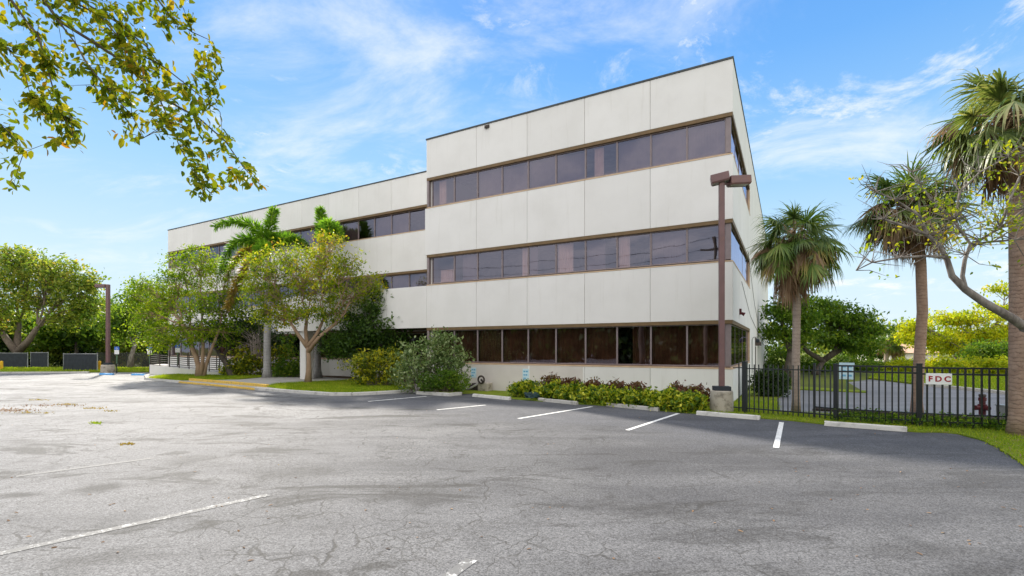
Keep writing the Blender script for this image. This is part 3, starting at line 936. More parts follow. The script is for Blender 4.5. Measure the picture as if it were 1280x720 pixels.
verge2 = [G(1085, 474), G(1150, 481.5), G(1265, 493.5), G(1500, 511), G(1500, 480), G(1265, 472), G(1100, 466)]
struct('lawn', MB().prism(verge2, -.05, .10), M['lawn'])
vk = [G(1150, 482), G(1200, 487.2), G(1265, 494), G(1500, 512.5)]
kerb(vk, M['kerb'], h=.15)
leftstrip = [G(-420, 466.6), G(0, 466.2), G(150, 465.3), G(190, 465.4), G(190, 461), G(0, 461), G(-420, 462)]
struct('lawn', MB().prism(leftstrip, -.05, .10), M['lawn'])
kerb([G(-420, 467), G(0, 466.9), G(110, 466.4)], M['kerb'], h=.13)

# painted stall lines
def line(p0, p1, w, mat, z=.008, n=1):
    a, b2 = G(*p0), G(*p1)
    t = (b2 - a).normalized()
    s = Vector((-t.y, t.x, 0)) * w / 2
    struct('road_marking', MB().sheet([a - s, b2 - s, b2 + s, a + s], z), mat)
for p0, p1 in (((460, 502), (533, 495.5)), ((546, 512.5), (607, 506.5)), ((648, 523.5), (740, 508.5)), ((784, 538), (848, 517)), ((970, 560), (977, 528))):
    line(p0, p1, .115, M['paint'])
line((-60, 706), (335, 619), .13, M['paint_worn'])
line((20, 596), (192, 573), .11, M['paint_faint'])
line((480, 780), (590, 700), .13, M['paint_worn'])
line((0, 549), (110, 541), .10, M['paint_faint'])

# wheel stops
def wheel_stop(pl, pr, mat, label, name='wheel_stop', h=.13, d=.16, group='wheel stops at the parking stalls'):
    a, b2 = G(*pl), G(*pr)
    L = (b2 - a).length
    an = math.atan2(b2.y - a.y, b2.x - a.x)
    mb = MB()
    n = 10
    prof = [(0, 0), (d, 0), (d * .86, h * .8), (d * .7, h), (d * .3, h), (d * .14, h * .8)]
    vs, fs = [], []
    for i in range(n + 1):
        x = L * i / n
        for (y, z) in prof:
            j = .006 if z > 0 else 0
            vs.append((x + (random.gauss(0, .012) if i in (0, n) and z > 0 else 0), y + random.gauss(0, j), z + random.gauss(0, j) * .6))
    k = len(prof)
    for i in range(n):
        for q in range(k):
            fs.append((i * k + q, i * k + (q + 1) % k, (i + 1) * k + (q + 1) % k, (i + 1) * k + q))
    fs += [tuple(range(k)), tuple(n * k + q for q in range(k - 1, -1, -1))]
    o = mb.add(vs, fs).build(name, mat, bevel=.006)
    o.location = (a.x, a.y, .004)
    o.rotation_euler = (0, 0, an)
    return tag(o, label, 'wheel stop', group)
wheel_stop((590, 496), (636, 500.5), M['stop'], 'concrete wheel stop on the asphalt in front of the wall pipes')
wheel_stop((672, 501.5), (720, 506.5), M['stop_grey'], 'grey wheel stop with a coiled hose lying over its end')
wheel_stop((757, 508), (822, 514.5), M['stop_grey'], 'grey wheel stop beside the dangling end of the garden hose')
wheel_stop((870, 519), (949, 525.5), M['stop'], 'white concrete wheel stop in front of the round light pole footing')
wheel_stop((1030, 532.5), (1134, 540.5), M['stop'], 'long white wheel stop in front of the black picket fence')
for (a, b2, lb) in (((123.5, 468.6), (140, 468.9), 'blue wheel stop on the asphalt beside the far light pole footing'),
                    ((163.5, 469.2), (180.5, 469.5), 'blue wheel stop below the middle accessible parking sign'),
                    ((198, 470.2), (216, 470.4), 'blue wheel stop below the accessible parking sign by the ramp')):
    wheel_stop(a, b2, M['blue'], lb, d=.2, h=.13)

# ------------------------------------------------------------------ light poles
def shoebox(mb_house, mb_lens, L=.72, W=.38, H=.24):
    vs = [(0, -W / 2, 0), (L, -W / 2, 0), (L, W / 2, 0), (0, W / 2, 0),
          (0.0, -W / 2, H), (L, -W / 2, H), (L, W / 2, H), (0.0, W / 2, H)]
    mb_house.add(vs, [(4, 5, 6, 7), (0, 1, 5, 4), (1, 2, 6, 5), (2, 3, 7, 6), (3, 0, 4, 7)])
    i = .03
    vb = [(i, -W / 2 + i, -.05), (L - i, -W / 2 + i, -.05), (L - i, W / 2 - i, -.05), (i, W / 2 - i, -.05)]
    mb_house.add(vs[:4] + vb, [(0, 1, 5, 4), (1, 2, 6, 5), (2, 3, 7, 6), (3, 0, 4, 7)])
    mb_lens.add([(p[0], p[1], p[2] + .012) for p in vb], [(3, 2, 1, 0)])

def lamp_head(parent, ang, tilt, z, arm=.25, L=.72, rot=0.0):
    mat = Matrix.Rotation(ang, 4, 'Z') @ Matrix.Translation((arm, 0, 0)) @ Matrix.Rotation(-tilt, 4, 'Y')
    h, l = MB(), MB()
    shoebox(h, l, L)
    o = h.build('lamp_head', M['post'], parent, bevel=.012)
    o.matrix_local = Matrix.Translation((0, 0, z)) @ mat
    l.build('lens', M['lens'], o, fix=False)
    ar = MB().tube([(0, 0, 0), (arm + .03, 0, .03)], .035, 8)
    a = ar.build('arm', M['post'], parent)
    a.matrix_local = Matrix.Translation((0, 0, z)) @ Matrix.Rotation(ang, 4, 'Z')

lp = G(902, 514.5)
t = thing('lamp_post', 'brown square light pole with two lamp heads on a stained concrete footing', 'lamp post', lp, 0)
MB().lathe([(.36, -.1), (.365, .1), (.355, .5), (.345, .68), (.31, .70)], 0, 0, 28).build('footing', M['footing'], t, smooth=False, bevel=0)
MB().box(-.26, .26, -.20, .20, .70, .84).build('base_cover', M['screen'], t, bevel=.01)
ZT = 7.62
MB().box(-.085, .085, -.085, .085, .841, ZT).build('pole', M['post'], t, bevel=.012)
t.rotation_euler = (0, 0, math.radians(-12))
lamp_head(t, math.radians(172), math.radians(-9), ZT + .02, -.24, .56)
lamp_head(t, math.radians(14), math.radians(3), ZT - .12, .24, .68)

fp = G(135, 465.6)
t = thing('lamp_post', 'distant brown light pole with a single arm among the accessible bays', 'lamp post', fp, 0)
MB().lathe([(.5, -.1), (.5, .3), (.48, .62), (.44, .66)], 0, 0, 24).build('footing', M['footing'], t)
MB().box(-.24, .24, -.2, .2, .66, .84).build('base_cover', M['screen'], t, bevel=.01)
MB().box(-.12, .12, -.12, .12, .841, 7.55).build('pole', M['post'], t, bevel=.012)
lamp_head(t, math.radians(180), math.radians(0), 7.32, .15, .85)

# ------------------------------------------------------------------ picket fences
def fence(p0, p1, h, label, posts=(0, 1), proud=.12, rails=(.0, .14), post_w=.06, pick=.13, extra=(), group='sections of black iron picket fence', zb=.06, low=True, pw=.012, rh=.03):
    a, b2 = Vector(p0), Vector(p1)
    L = (b2 - a).length
    an = math.atan2(b2.y - a.y, b2.x - a.x)
    t = thing('picket_fence', label, 'fence', (a.x, a.y, 0), an, group)
    for off in rails:
        MB().box(0, L, -.02, .02, h - proud - off - rh, h - proud - off).build('rail', M['black'], t)
    MB().box(0, L, -.02, .02, zb + .10, zb + .135).build('rail', M['black'], t)
    if low:
        MB().box(0, L, -.022, .022, zb + .30, zb + .335).build('rail', M['black'], t)
    n = max(2, int(L / pick))
    pk = MB()
    for i in range(1, n):
        x = L * i / n + random.gauss(0, .004)
        pk.box(x - pw, x + pw, -.0245, .0245, zb + random.gauss(0, .01), h)
    pk.build('pickets', M['black'], t)
    for q in posts:
        w = post_w
        MB().box(L * q - w / 2, L * q + w / 2, -w / 2, w / 2, -.1, h + .05).box(L * q - w / 2 - .008, L * q + w / 2 + .008, -w / 2 - .008, w / 2 + .008, h + .05, h + .075).build('post', M['black'], t)
    for q in extra:
        MB().box(L * q - .025, L * q + .025, -.025, .025, -.1, h).build('post', M['black'], t)
    return t
f0, f1, f2, f3, f4, f5 = G(916.5, 515.5), G(931, 517), G(1018, 524.5), G(1045, 527.5), G(1149, 534.5), G(1268, 540)
fence(f0, f1, 1.60, 'short black picket fence piece between the concrete footing and the first thick post', posts=(1,), rails=(0,), post_w=.13, pick=.16, low=False)
fence(f1, f2, 1.58, 'black picket fence section with open picket tops in front of the short sabal palm', posts=(1,), rails=(0,), low=False)
fence(f2, f3, 1.58, 'narrow black fence section carrying the gate latch post', posts=(1,), rails=(0,), post_w=.10, pick=.12)
fence(f3, f4, 1.62, 'black picket gate section with double top rail left of the red lettered sign', posts=(1,), proud=0, rails=(.0, .16), post_w=.12, pick=.135, pw=.016, rh=.045)
fence(f4, f5, 1.60, 'black picket fence section carrying the red lettered sign', posts=(1,), proud=0, rails=(.0, .16), post_w=.08, pick=.15, pw=.015, rh=.045)
# FDC sign
fd = (f5 - f4).normalized()
an = math.atan2(fd.y, fd.x)
sp = f4 + fd * ((1173.5 - 1149) / 119 * (f5 - f4).length) - Vector((-fd.y, fd.x, 0)) * .045
t = thing('fire_sign', 'white sign with red FDC letters hung on the black picket fence', 'sign', (sp.x, sp.y, 1.15), an)
MB().box(-.275, .275, -.006, .006, 0, .29).build('sign_plate', M['white'], t, bevel=.004)
def text_mesh(s, size, name, mat, ext=.003, space=1.0):
    cu = bpy.data.curves.new(name, 'FONT')
    cu.body = s
    cu.size = size
    cu.extrude = ext
    cu.align_x = 'CENTER'
    cu.space_character = space
    cu.offset = size * .03
    o = bpy.data.objects.new(name, cu)
    col.objects.link(o)
    dg = bpy.context.evaluated_depsgraph_get()
    dg.update()
    me = bpy.data.meshes.new_from_object(o.evaluated_get(dg))
    bpy.data.objects.remove(o)
    me.materials.clear()
    me.materials.append(mat)
    return me
lt = link('lettering', text_mesh('FDC', .195, 'lettering', M['red'], space=1.5), t, (.012, -.0095, .08))
lt.rotation_euler = (PI / 2, 0, 0)

# notice on a post behind the fence
q = G(1058.5, 519)
t = thing('parking_sign', 'pale notice on a green post seen through the fence pickets', 'sign', (q.x, q.y, 0), math.radians(-38))
MB().box(-.02, .02, -.015, .015, 0, 1.62).build('post', M['greenpost'], t)
MB().box(-.20, .20, -.03, -.018, 1.12, 1.64).build('sign_plate', M['paleblue'], t, bevel=.004)
ln = MB()
for zz in (1.52, 1.38, 1.24):
    ln.box(-.14, -.02, -.033, -.0305, zz - .03, zz + .03)
    ln.box(.02, .13, -.033, -.0305, zz - .03, zz + .03)
ln.build('lettering', M['lineblue'], t)

# standpipe (fire connection), grey box, low pipe behind the fence
q = G(1228, 522)
t = thing('fire_hydrant', 'dark red fire standpipe behind the black fence', 'hydrant', q, 0)
MB().lathe([(.10, -.05), (.10, .05), (.085, .06), (.085, .34), (.11, .35), (.11, .40), (.075, .41), (.075, .50), (.095, .51), (.095, .60), (.06, .62)], 0, 0, 16).build('body', M['hydrant'], t, smooth=False)
MB().tube([(-.22, 0, .30), (0, 0, .30)], [.075, .07], 10).build('outlet', M['hydrant'], t)
MB().tube([(.0, -.2, .30), (0, 0, .30)], [.075, .07], 10).build('outlet', M['hydrant'], t)
MB().lathe([(.08, .62), (.09, .64), (.09, .70), (.03, .72)], 0, 0, 12).build('cap', M['rust'], t)
q = G(1262, 526)
tag(MB().box(-.22, .22, -.18, .18, 0, .42).box(-.24, .24, -.2, .2, .42, .46).box(-.05, .05, -.195, -.181, .15, .25).build('utility_box', M['galv'], bevel=.012), 'grey metal utility box behind the fence beside the palm trunk', 'utility box').location = q
pa, pb = P(1018, 511, 16.3), P(1255, 524.5, 13.6)
pp = MB().tube([pa, pa.lerp(pb, .5), pb, pb + Vector((0, 0, -.2))], .06, 10)
pp.tube([pa, pa + Vector((0, 0, -.2))], .06, 10)
for k in (.3, .62):
    c0 = pa.lerp(pb, k)
    pp.tube([c0 - Vector((0, 0, .2)), c0], .04, 8)
tag(pp.build('water_pipe', M['rust'], smooth=True), 'dark horizontal fire main pipe running low behind the fence', 'pipe')
line((1165, 519), (1186, 521.5), .35, M['yellow_kerb'], .012)

# pipes with valve by the wall
q = B(11.3, -.45)
t = thing('backflow_valve', 'rusty backflow pipe with a round valve wheel against the white wall', 'pipe', q, BA)
MB().box(.05, .62, -.1, .35, 0, .42).build('valve_box', M['footing'], t, bevel=.02)
MB().box(-.55, .02, .0, .3, 0, .30).box(-.4, .04, .02, .26, .30, .38).build('pump_body', M['rust'], t, bevel=.03)
MB().tube([(-.75, -.25, .02), (-.35, -.2, .12), (.12, -.18, .38)], .05, 8).build('drain_pipe', M['pipe'], t, smooth=True)
vw = MB()
vw.tube([(.28 + .17 * math.cos(a), -.14, .58 + .17 * math.sin(a)) for a in [2 * PI * i / 16 for i in range(17)]], .045, 8)
vw.tube([(.28, -.14, .58), (.28, .1, .42)], .05, 8)
vw.build('valve_wheel', M['rust'], t, smooth=True)

# hoses
q = G(665, 501)
hc = MB()
pts = []
for i in range(150):
    a = i * .42
    pts.append(Vector((.26 * math.cos(a) * (1 + .25 * math.sin(i * 1.3)), .15 * math.sin(a) * (1 + .2 * math.cos(i * .7)), .03 + .20 * (i / 150) + .03 * math.sin(i * 2.1))))
hc.tube(pts, .016, 6)
o = tag(hc.build('garden_hose', M['hosedark'], smooth=True, fix=False), 'coil of dull green hose lying on the end of a wheel stop', 'hose')
o.location = q + Vector((0, 0, .1))
ha = [G(799, 507, .03), G(806, 500, .25), G(815, 494, .45), G(826, 489, .6), G(838, 485, .75)]
tag(MB().tube(ha, .022, 6).build('garden_hose', M['hose'], smooth=True), 'green garden hose hanging diagonally out of the hedge', 'hose')

# ------------------------------------------------------------------ far left street furniture
def access_sign(px, py, top, label):
    q = G(px, py)
    t = thing('accessible_sign', label, 'sign', q, math.radians(35), 'accessible parking signs')
    h = CAM + (HY - top) / F * q.y
    MB().box(-.04, .04, -.03, .03, 0, h * .38).build('post', M['black'], t).name = 'post_base'
    MB().box(-.035, .035, -.025, .025, h * .38, h).build('post', M['greenpost'], t)
    MB().box(-.16, .16, -.05, -.027, h - .22, h + .04).build('sign_plate', M['signblue'], t, bevel=.01)
    MB().box(-.15, .15, -.05, -.027, h - .58, h - .235).build('fine_plate', M['white'], t, bevel=.01)
    w = MB()
    ring = [(.055 * math.cos(a), -.054, h - .12 + .055 * math.sin(a)) for a in [math.radians(x) for x in range(120, 420, 30)]]
    w.tube(ring, .011, 5)
    w.tube([(-.015, -.054, h + .01), (-.015, -.054, h - .07), (.045, -.054, h - .07), (.065, -.054, h - .13)], .012, 5)
    w.build('wheelchair_symbol', M['white'], t)
    return t
access_sign(146, 466.6, 434, 'blue and white accessible parking sign nearest the far light pole')
access_sign(187, 467, 434, 'blue and white accessible parking sign at the left end of the ramp railing')
access_sign(222, 469.5, 431, 'blue accessible parking sign standing in front of the ramp railing')

def bollard(px, py, top, mat, label, r=.11):
    q = G(px, py)
    h = CAM + (HY - top) / F * q.y
    mb = MB().lathe([(r, -.1), (r, h - .08), (r * .8, h - .02), (r * .3, h)], 0, 0, 14)
    mb.lathe([(r * 1.3, 0), (r * 1.3, .03), (r, .04)], 0, 0, 14)
    o = tag(mb.build('bollard', mat, smooth=False), label, 'bollard', 'bollards along the far kerb')
    o.location = q
bollard(2, 463.5, 451, M['yellow'], 'yellow bollard by the black fence at the edge of the frame')
bollard(124.5, 464, 451, M['yellow'], 'yellow bollard beside the far light pole footing')
bollard(111, 464, 451.5, M['wood'], 'weathered brown bollard in front of the black screen panel')

def screen_panel(px0, px1, pyb, top, label, Y=None):
    a, b2 = G(px0, pyb), G(px1, pyb)
    L = (b2 - a).length
    t = thing('screen_fence', label, 'fence', a, math.atan2(b2.y - a.y, b2.x - a.x), 'black screened fence panels')
    h = CAM + (HY - top) / F * a.y
    vs, fs = [], []
    n = 14
    for i in range(n + 1):
        for j, z in enumerate((.08, h * .5, h - .05)):
            vs.append((L * i / n, .02 * math.sin(i * 1.9 + j), z))
    for i in range(n):
        for j in range(2):
            fs.append((i * 3 + j, i * 3 + 3 + j, i * 3 + 4 + j, i * 3 + 1 + j))
    MB().add(vs, fs).build('screen', M['screen'], t)
    MB().tube([(0, .05, h - .03), (L, .05, h - .03)], .03, 6).tube([(0, .05, .1), (L, .05, .1)], .03, 6).build('rail', M['galv'], t)
    for k in range(4):
        x = L * k / 3
        MB().tube([(x, .05, -.1), (x, .05, h + .05)], .045, 8).build('post', M['galv'], t)
screen_panel(-70, 34, 460.5, 441, 'long black screened fence behind the big tree trunk')
screen_panel(38, 59.5, 460.5, 440.5, 'short black screened fence panel right of the big tree trunk')
screen_panel(79, 121, 464.6, 442, 'black screened gate panel left of the far light pole')
fence(G(122, 459.5), G(196, 460.5), 1.62, 'distant black picket fence behind the far light pole', posts=(0, .5, 1), group='sections of black iron picket fence', low=False)

# ramp with railing
r0, r1 = G(187, 468.2, .1), G(300, 470.5, .1)
L = (r1 - r0).length
an = math.atan2(r1.y - r0.y, r1.x - r0.x)
t = thing('access_ramp', 'white concrete ramp with dark metal railings leading to the far entrance', 'ramp', r0, an)
MB().add([(0, 0, 0), (L, 0, 0), (L, 1.6, 0), (0, 1.6, 0), (0, 0, .75), (L, 0, .08), (L, 1.6, .08), (0, 1.6, .75)],
         [(0, 3, 2, 1), (4, 5, 6, 7), (0, 1, 5, 4), (1, 2, 6, 5), (2, 3, 7, 6), (3, 0, 4, 7)]).build('ramp_slab', M['stucco'], t)
for y in (.06, 1.54):
    rl = MB()
    for k in range(6):
        hh = .25 + k * .15
        rl.tube([(0, y, .75 * 1 + hh - .25), (L, y, .08 + hh)], .024, 6)
    n = 9
    for k in range(n + 1):
        x = L * k / n
        zz = .75 + (.08 - .75) * k / n
        rl.tube([(x, y, zz - .05), (x, y, zz + 1.05)], .035, 6)
    rl.build('railing', M['rust'], t)

# ------------------------------------------------------------------ trees
def lobe(px, py, Y, rx, rz, n, si=0, ry=None):
    k = Y / F
    return (P(px, py, Y), (rx * k, (ry or (rx + rz) / 2) * k, rz * k), n, si)

# big left tree
b0 = G(24, 459.5)
Y = b0.y
stems = [[b0, P(23, 448, Y), P(21, 438, Y)], [P(21, 440, Y), P(8, 424, Y), P(-2, 408, Y + 1)], [P(22, 440, Y), P(36, 426, Y), P(46, 410, Y - 1)], [P(21, 441, Y), P(22, 422, Y + 1), P(24, 402, Y + 1)]]
lobes = [lobe(-5, 345, Y, 36, 28, 70, 1), lobe(38, 336, Y, 36, 26, 80, 3), lobe(75, 345, Y - 1, 30, 22, 65, 2), lobe(98, 362, Y - 1, 22, 20, 40, 2), lobe(50, 372, Y, 42, 20, 70, 2),
         lobe(-5, 385, Y, 40, 24, 60, 1), lobe(15, 320, Y, 24, 12, 30, 3), lobe(108, 382, Y, 18, 16, 30, 2), lobe(88, 400, Y, 26, 14, 36, 2), lobe(-10, 405, Y, 30, 14, 36, 1), lobe(112, 358, Y, 12, 14, 16, 2), lobe(-60, 360, Y, 34, 34, 50, 1)]
make_tree('tree', 'large spreading tree with a forked dark trunk by the black screened fence', 'tree', b0, stems, lobes, M['leaf_far'], M['bark_brown'], .36, 28, .46, .52, bare=5, twig_r=.03)

def bgtree(px, Y, lobes_, leaf, label, trunk_px=None, bark='bark_dark', size=.36, per=34, sig=.6, name='tree', cat='tree', group=None, r0=.25, toppy=None):
    bx = trunk_px if trunk_px is not None else px
    b0 = Vector(((bx - 640) / F * Y, Y, 0))
    tp = toppy or max(l[1] + l[3] * .4 for l in lobes_)
    st = [[b0, P(bx + 1, (tp + HY + CAM * F / Y) / 2, Y), P(px, tp, Y)]]
    return make_tree(name, label, cat, b0, st, [lobe(l[0], l[1], Y, l[2], l[3], l[4]) for l in lobes_], leaf, M[bark], size, per, sig, r0, group, twig_r=.025)

bgtree(95, 56, [(85, 410, 26, 16, 45), (112, 415, 24, 18, 45), (70, 420, 22, 14, 35)], M['leaf_mid'], 'bright green broad-leaved tree behind the gap between the black screens', size=.55, per=24)
bgtree(168, 50, [(165, 395, 30, 18, 55), (190, 405, 26, 20, 50), (145, 405, 22, 18, 40), (180, 372, 22, 12, 30), (205, 385, 20, 18, 35)], M['leaf_mid'], 'green tree with a pale trunk behind the distant picket fence', trunk_px=163, bark='bark_grey', r0=.3, toppy=432)
bgtree(122, 62, [(120, 385, 20, 14, 35), (135, 395, 20, 18, 35), (105, 392, 18, 14, 25)], M['leaf_far'], 'olive tree with a ragged top rising behind the far light pole')
bgtree(222, 54, [(215, 395, 26, 24, 50), (235, 410, 24, 22, 45), (205, 420, 22, 18, 40)], M['leaf_dark'], 'dark green tree close behind the left end of the building')
HG = 'dark shrubs massed behind the far left fences'
HL = 'dark evergreen shrub in the mass behind the far left fences'
bgtree(30, 60, [(25, 400, 32, 16, 60), (-10, 408, 30, 14, 50), (55, 412, 26, 14, 44), (5, 422, 40, 10, 50)], M['leaf_mid'], 'broad green tree filling the view behind the large forked trunk', size=.45, per=34)
for i, px in enumerate((-45, -8, 25, 58, 92, 122, 155, 188, 216)):
    Y = 57 + (i % 3) * 1.6
    k = Y / F
    b0 = Vector(((px - 640) / F * Y, Y, 0))
    top = 424 - (i * 7) % 11
    make_shrub('shrub', HL, 'shrub', b0, [(P(px, top + 14, Y), (22 * k, 16 * k, 15 * k), 40), (P(px + 9, top + 27, Y), (20 * k, 14 * k, 12 * k), 34), (P(px - 9, top + 24, Y), (18 * k, 14 * k, 15 * k), 34)],
               M['leaf_dark'] if i % 3 else M['leaf_far'], .42, 26, .5, HG)

# crepe myrtle left of the walk
b0 = G(248, 471.3, .12)
Y = b0.y
stems = [[b0, P(248, 458, Y), P(245, 447, Y), P(236, 425, Y), P(228, 405, Y - .5)], [b0 + Vector((.15, 0, 0)), P(253, 455, Y), P(254, 430, Y), P(252, 402, Y + .4)],
         [b0 + Vector((.3, .1, 0)), P(257, 458, Y + .2), P(263, 440, Y), P(274, 412, Y)], [P(246, 448, Y), P(240, 432, Y + .3), P(239, 410, Y + .8)]]
lobes = [lobe(200, 372, Y, 26, 20, 42, 0), lobe(222, 350, Y, 30, 22, 60, 0), lobe(250, 338, Y, 30, 22, 60, 1), lobe(280, 350, Y, 28, 26, 55, 2), lobe(232, 385, Y, 36, 22, 65, 3), lobe(275, 390, Y, 30, 22, 52, 2),
         lobe(180, 398, Y, 26, 20, 60, 0), lobe(178, 358, Y, 20, 14, 26, 0), lobe(195, 425, Y, 26, 14, 40, 0), lobe(168, 375, Y, 14, 10, 16, 0), lobe(250, 318, Y, 22, 9, 18, 1), lobe(215, 415, Y, 30, 14, 46, 0), lobe(300, 375, Y + 1, 20, 26, 30, 2), lobe(238, 415, Y - .5, 30, 16, 44, 3), lobe(278, 416, Y, 26, 16, 36, 2), lobe(255, 370, Y - .8, 34, 24, 22, 1), lobe(225, 325, Y, 20, 8, 10, 3)]
make_tree('tree', 'multi-stemmed green tree on the lawn in front of the ramp railing', 'tree', b0, stems, lobes, M['leaf_crepe_green'], M['bark_tan'], .165, 25, .23, .19, bare=9, twig_r=.013)

# crepe myrtle by the kerb
b0 = G(385, 479, .13)
Y = b0.y
stems = [[b0, P(386, 462, Y), P(386, 446, Y), P(384, 432, Y)], [P(384, 434, Y), P(374, 420, Y), P(364, 405, Y - .4)], [P(385, 433, Y), P(396, 418, Y), P(404, 400, Y)], [P(384, 433, Y), P(382, 412, Y + .3), P(384, 392, Y + .4)],
         [P(385, 440, Y), P(400, 420, Y - .2), P(420, 404, Y - .3)]]
lobes = [lobe(330, 340, Y, 26, 26, 42, 1), lobe(360, 330, Y, 34, 26, 62, 3), (lobe(398, 322, Y, 36, 24, 62, 2)), lobe(432, 338, Y, 32, 24, 52, 4), lobe(455, 362, Y, 24, 18, 32, 4), lobe(345, 370, Y, 34, 24, 52, 1),
         lobe(395, 362, Y + .6, 42, 26, 68, 3), lobe(432, 372, Y, 30, 16, 34, 4), lobe(375, 390, Y - .6, 34, 14, 34, 1), lobe(410, 300, Y, 26, 9, 14, 2), lobe(468, 350, Y, 14, 10, 10, 4), lobe(322, 365, Y, 18, 22, 24, 1), lobe(352, 398, Y, 28, 14, 34, 1), lobe(415, 392, Y, 26, 14, 30, 2), lobe(380, 350, Y - .8, 44, 28, 26, 3), lobe(330, 392, Y - .3, 18, 14, 22, 1)]
make_tree('tree', 'yellow-green tree with pale bark on the lawn beside the grey kerb', 'tree', b0, stems, lobes, M['leaf_crepe'], M['bark_tan'], .145, 26, .20, .17, bare=16, twig_r=.012)

# dark trees close to the building between the two crepe myrtles
st = [[P(292, 466, 34), P(284, 455, 34.2), P(276, 445, 34.5), P(268, 430, 35)], [P(278, 447, 34.4), P(288, 432, 35.5), P(300, 418, 36)]]
st[0][0].z = 0
make_tree('tree', 'dark green small tree whose trunk leans sharply across the planting bed', 'tree', st[0][0], st,
          [lobe(300, 405, 36, 24, 22, 50, 1), lobe(318, 420, 36, 24, 20, 44, 1), lobe(283, 418, 35.5, 20, 16, 36, 1), lobe(262, 412, 35, 18, 14, 26, 0), lobe(345, 428, 35, 18, 12, 24, 1)], M['leaf_dark'], M['bark_dark'], .22, 36, .32, .24, twig_r=.012)
# dark tree shrub against facade
b0 = G(452, 480, .12)
Y = 27.5
st = [[Vector((P(452, 470, Y).x, Y, .1)), P(450, 455, Y), P(448, 440, Y)]]
make_tree('tree', 'small dark-leaved tree growing against the white spandrel of the building', 'tree', st[0][0], st,
          [lobe(448, 422, Y, 34, 18, 60), lobe(470, 405, Y, 28, 18, 50), lobe(430, 436, Y, 30, 14, 45), lobe(482, 432, Y, 24, 16, 40), lobe(466, 386, Y, 18, 10, 20), lobe(418, 425, Y, 16, 10, 16), lobe(495, 415, Y, 16, 12, 16), lobe(490, 446, Y, 24, 14, 36), lobe(440, 400, Y, 14, 10, 12), lobe(478, 372, Y, 10, 8, 8)], M['leaf_shade'], M['bark_dark'], .18, 34, .26, .09, twig_r=.012, bare=2)

# shrubs at the end of the lawn island
def shrub_px(name, label, px, pyb, lobes_, leaf, size, per, sig, zb=.12, group=None, Y=None, aspect=.5, stem='bark_brown', cat='shrub', shape=SHAPE4, surf=.3, lump=.45):
    b0 = G(px, pyb, zb) if Y is None else Vector(((px - 640) / F * Y, Y, zb))
    Y = b0.y
    k = Y / F
    return make_shrub(name, label, cat, b0, [(P(l[0], l[1], Y + (l[5] if len(l) > 5 else 0)), (l[2] * k, (l[2] + l[3]) / 2 * k, l[3] * k), l[4]) for l in lobes_], leaf, size, per, sig, group, aspect, .5, stem, shape, surf, lump)
shrub_px('shrub', 'round yellow-flecked green shrub at the tip of the lawn island', 470, 483, [(460, 464, 24, 20, 120), (488, 466, 20, 18, 90), (474, 450, 24, 13, 70), (452, 455, 10, 16, 24), (500, 455, 12, 16, 26)], M['leaf_croton_y'], .20, 12, .13, lump=1.1, surf=.5, aspect=.36)
shrub_px('shrub', 'tall pale-leaved shrub leaning against the building wall', 528, 488, [(528, 455, 24, 26, 80), (552, 448, 22, 24, 70), (508, 466, 16, 18, 44), (540, 430, 24, 12, 36), (572, 438, 14, 16, 20), (562, 462, 20, 20, 44), (515, 440, 14, 16, 20), (556, 424, 10, 10, 10), (578, 456, 8, 10, 10)], M['leaf_silver'], .15, 14, .15, lump=1.3, surf=.5)
shrub_px('shrub', 'low bright green shrub at the foot of the pale-leaved shrub', 560, 490, [(552, 477, 22, 12, 110), (574, 480, 13, 9, 60), (535, 481, 14, 9, 50), (562, 470, 12, 8, 36)], M['leaf_mid'], .11, 14, .10, lump=1.0)
shrub_px('shrub', 'yellow-green croton beside the smooth palm trunk', 302, 470, [(303, 450, 14, 18, 60), (318, 455, 14, 14, 50), (292, 462, 12, 8, 30), (345, 445, 16, 18, 50)], M['leaf_croton_y'], .26, 12, .2)
shrub_px('shrub', 'low lime green shrub at the edge of the planting bed', 284, 470, [(284, 464, 10, 5.5, 40), (296, 466, 9, 4, 30)], M['leaf_yellow'], .14, 16, .12)
shrub_px('shrub', 'dark leafy shrub between the two smooth palms', 362, 471, [(350, 462, 14, 8, 50), (368, 464, 12, 7, 40), (366, 440, 14, 22, 36)], M['leaf_mid'], .22, 12, .2)
shrub_px('shrub', 'dead bare twiggy shrub hanging over the planting bed', 318, 470, [(318, 424, 22, 18, 20)], M['leaf_crepe'], .10, 5, .3, stem='twig')
tw = MB()
q0 = G(318, 470, .12)
for i in range(70):
    a = P(322 + random.gauss(0, 6), 428 + random.gauss(0, 5), q0.y + random.gauss(0, .4))
    e = P(318 + random.gauss(0, 17), 420 + random.gauss(0, 12), q0.y + random.gauss(0, .9))
    tw.tube([q0.lerp(a, .6), a, a.lerp(e, .5) + Vector((random.gauss(0, .15), 0, random.gauss(0, .15))), e], [.016, .015, .011, .004], 4, cap=False)
t = thing('shrub', 'leafless grey brush of twigs behind the smooth palm trunk', 'shrub', q0)
o = tw.build('twigs', M['twig'], t, fix=False)
o.location = -q0
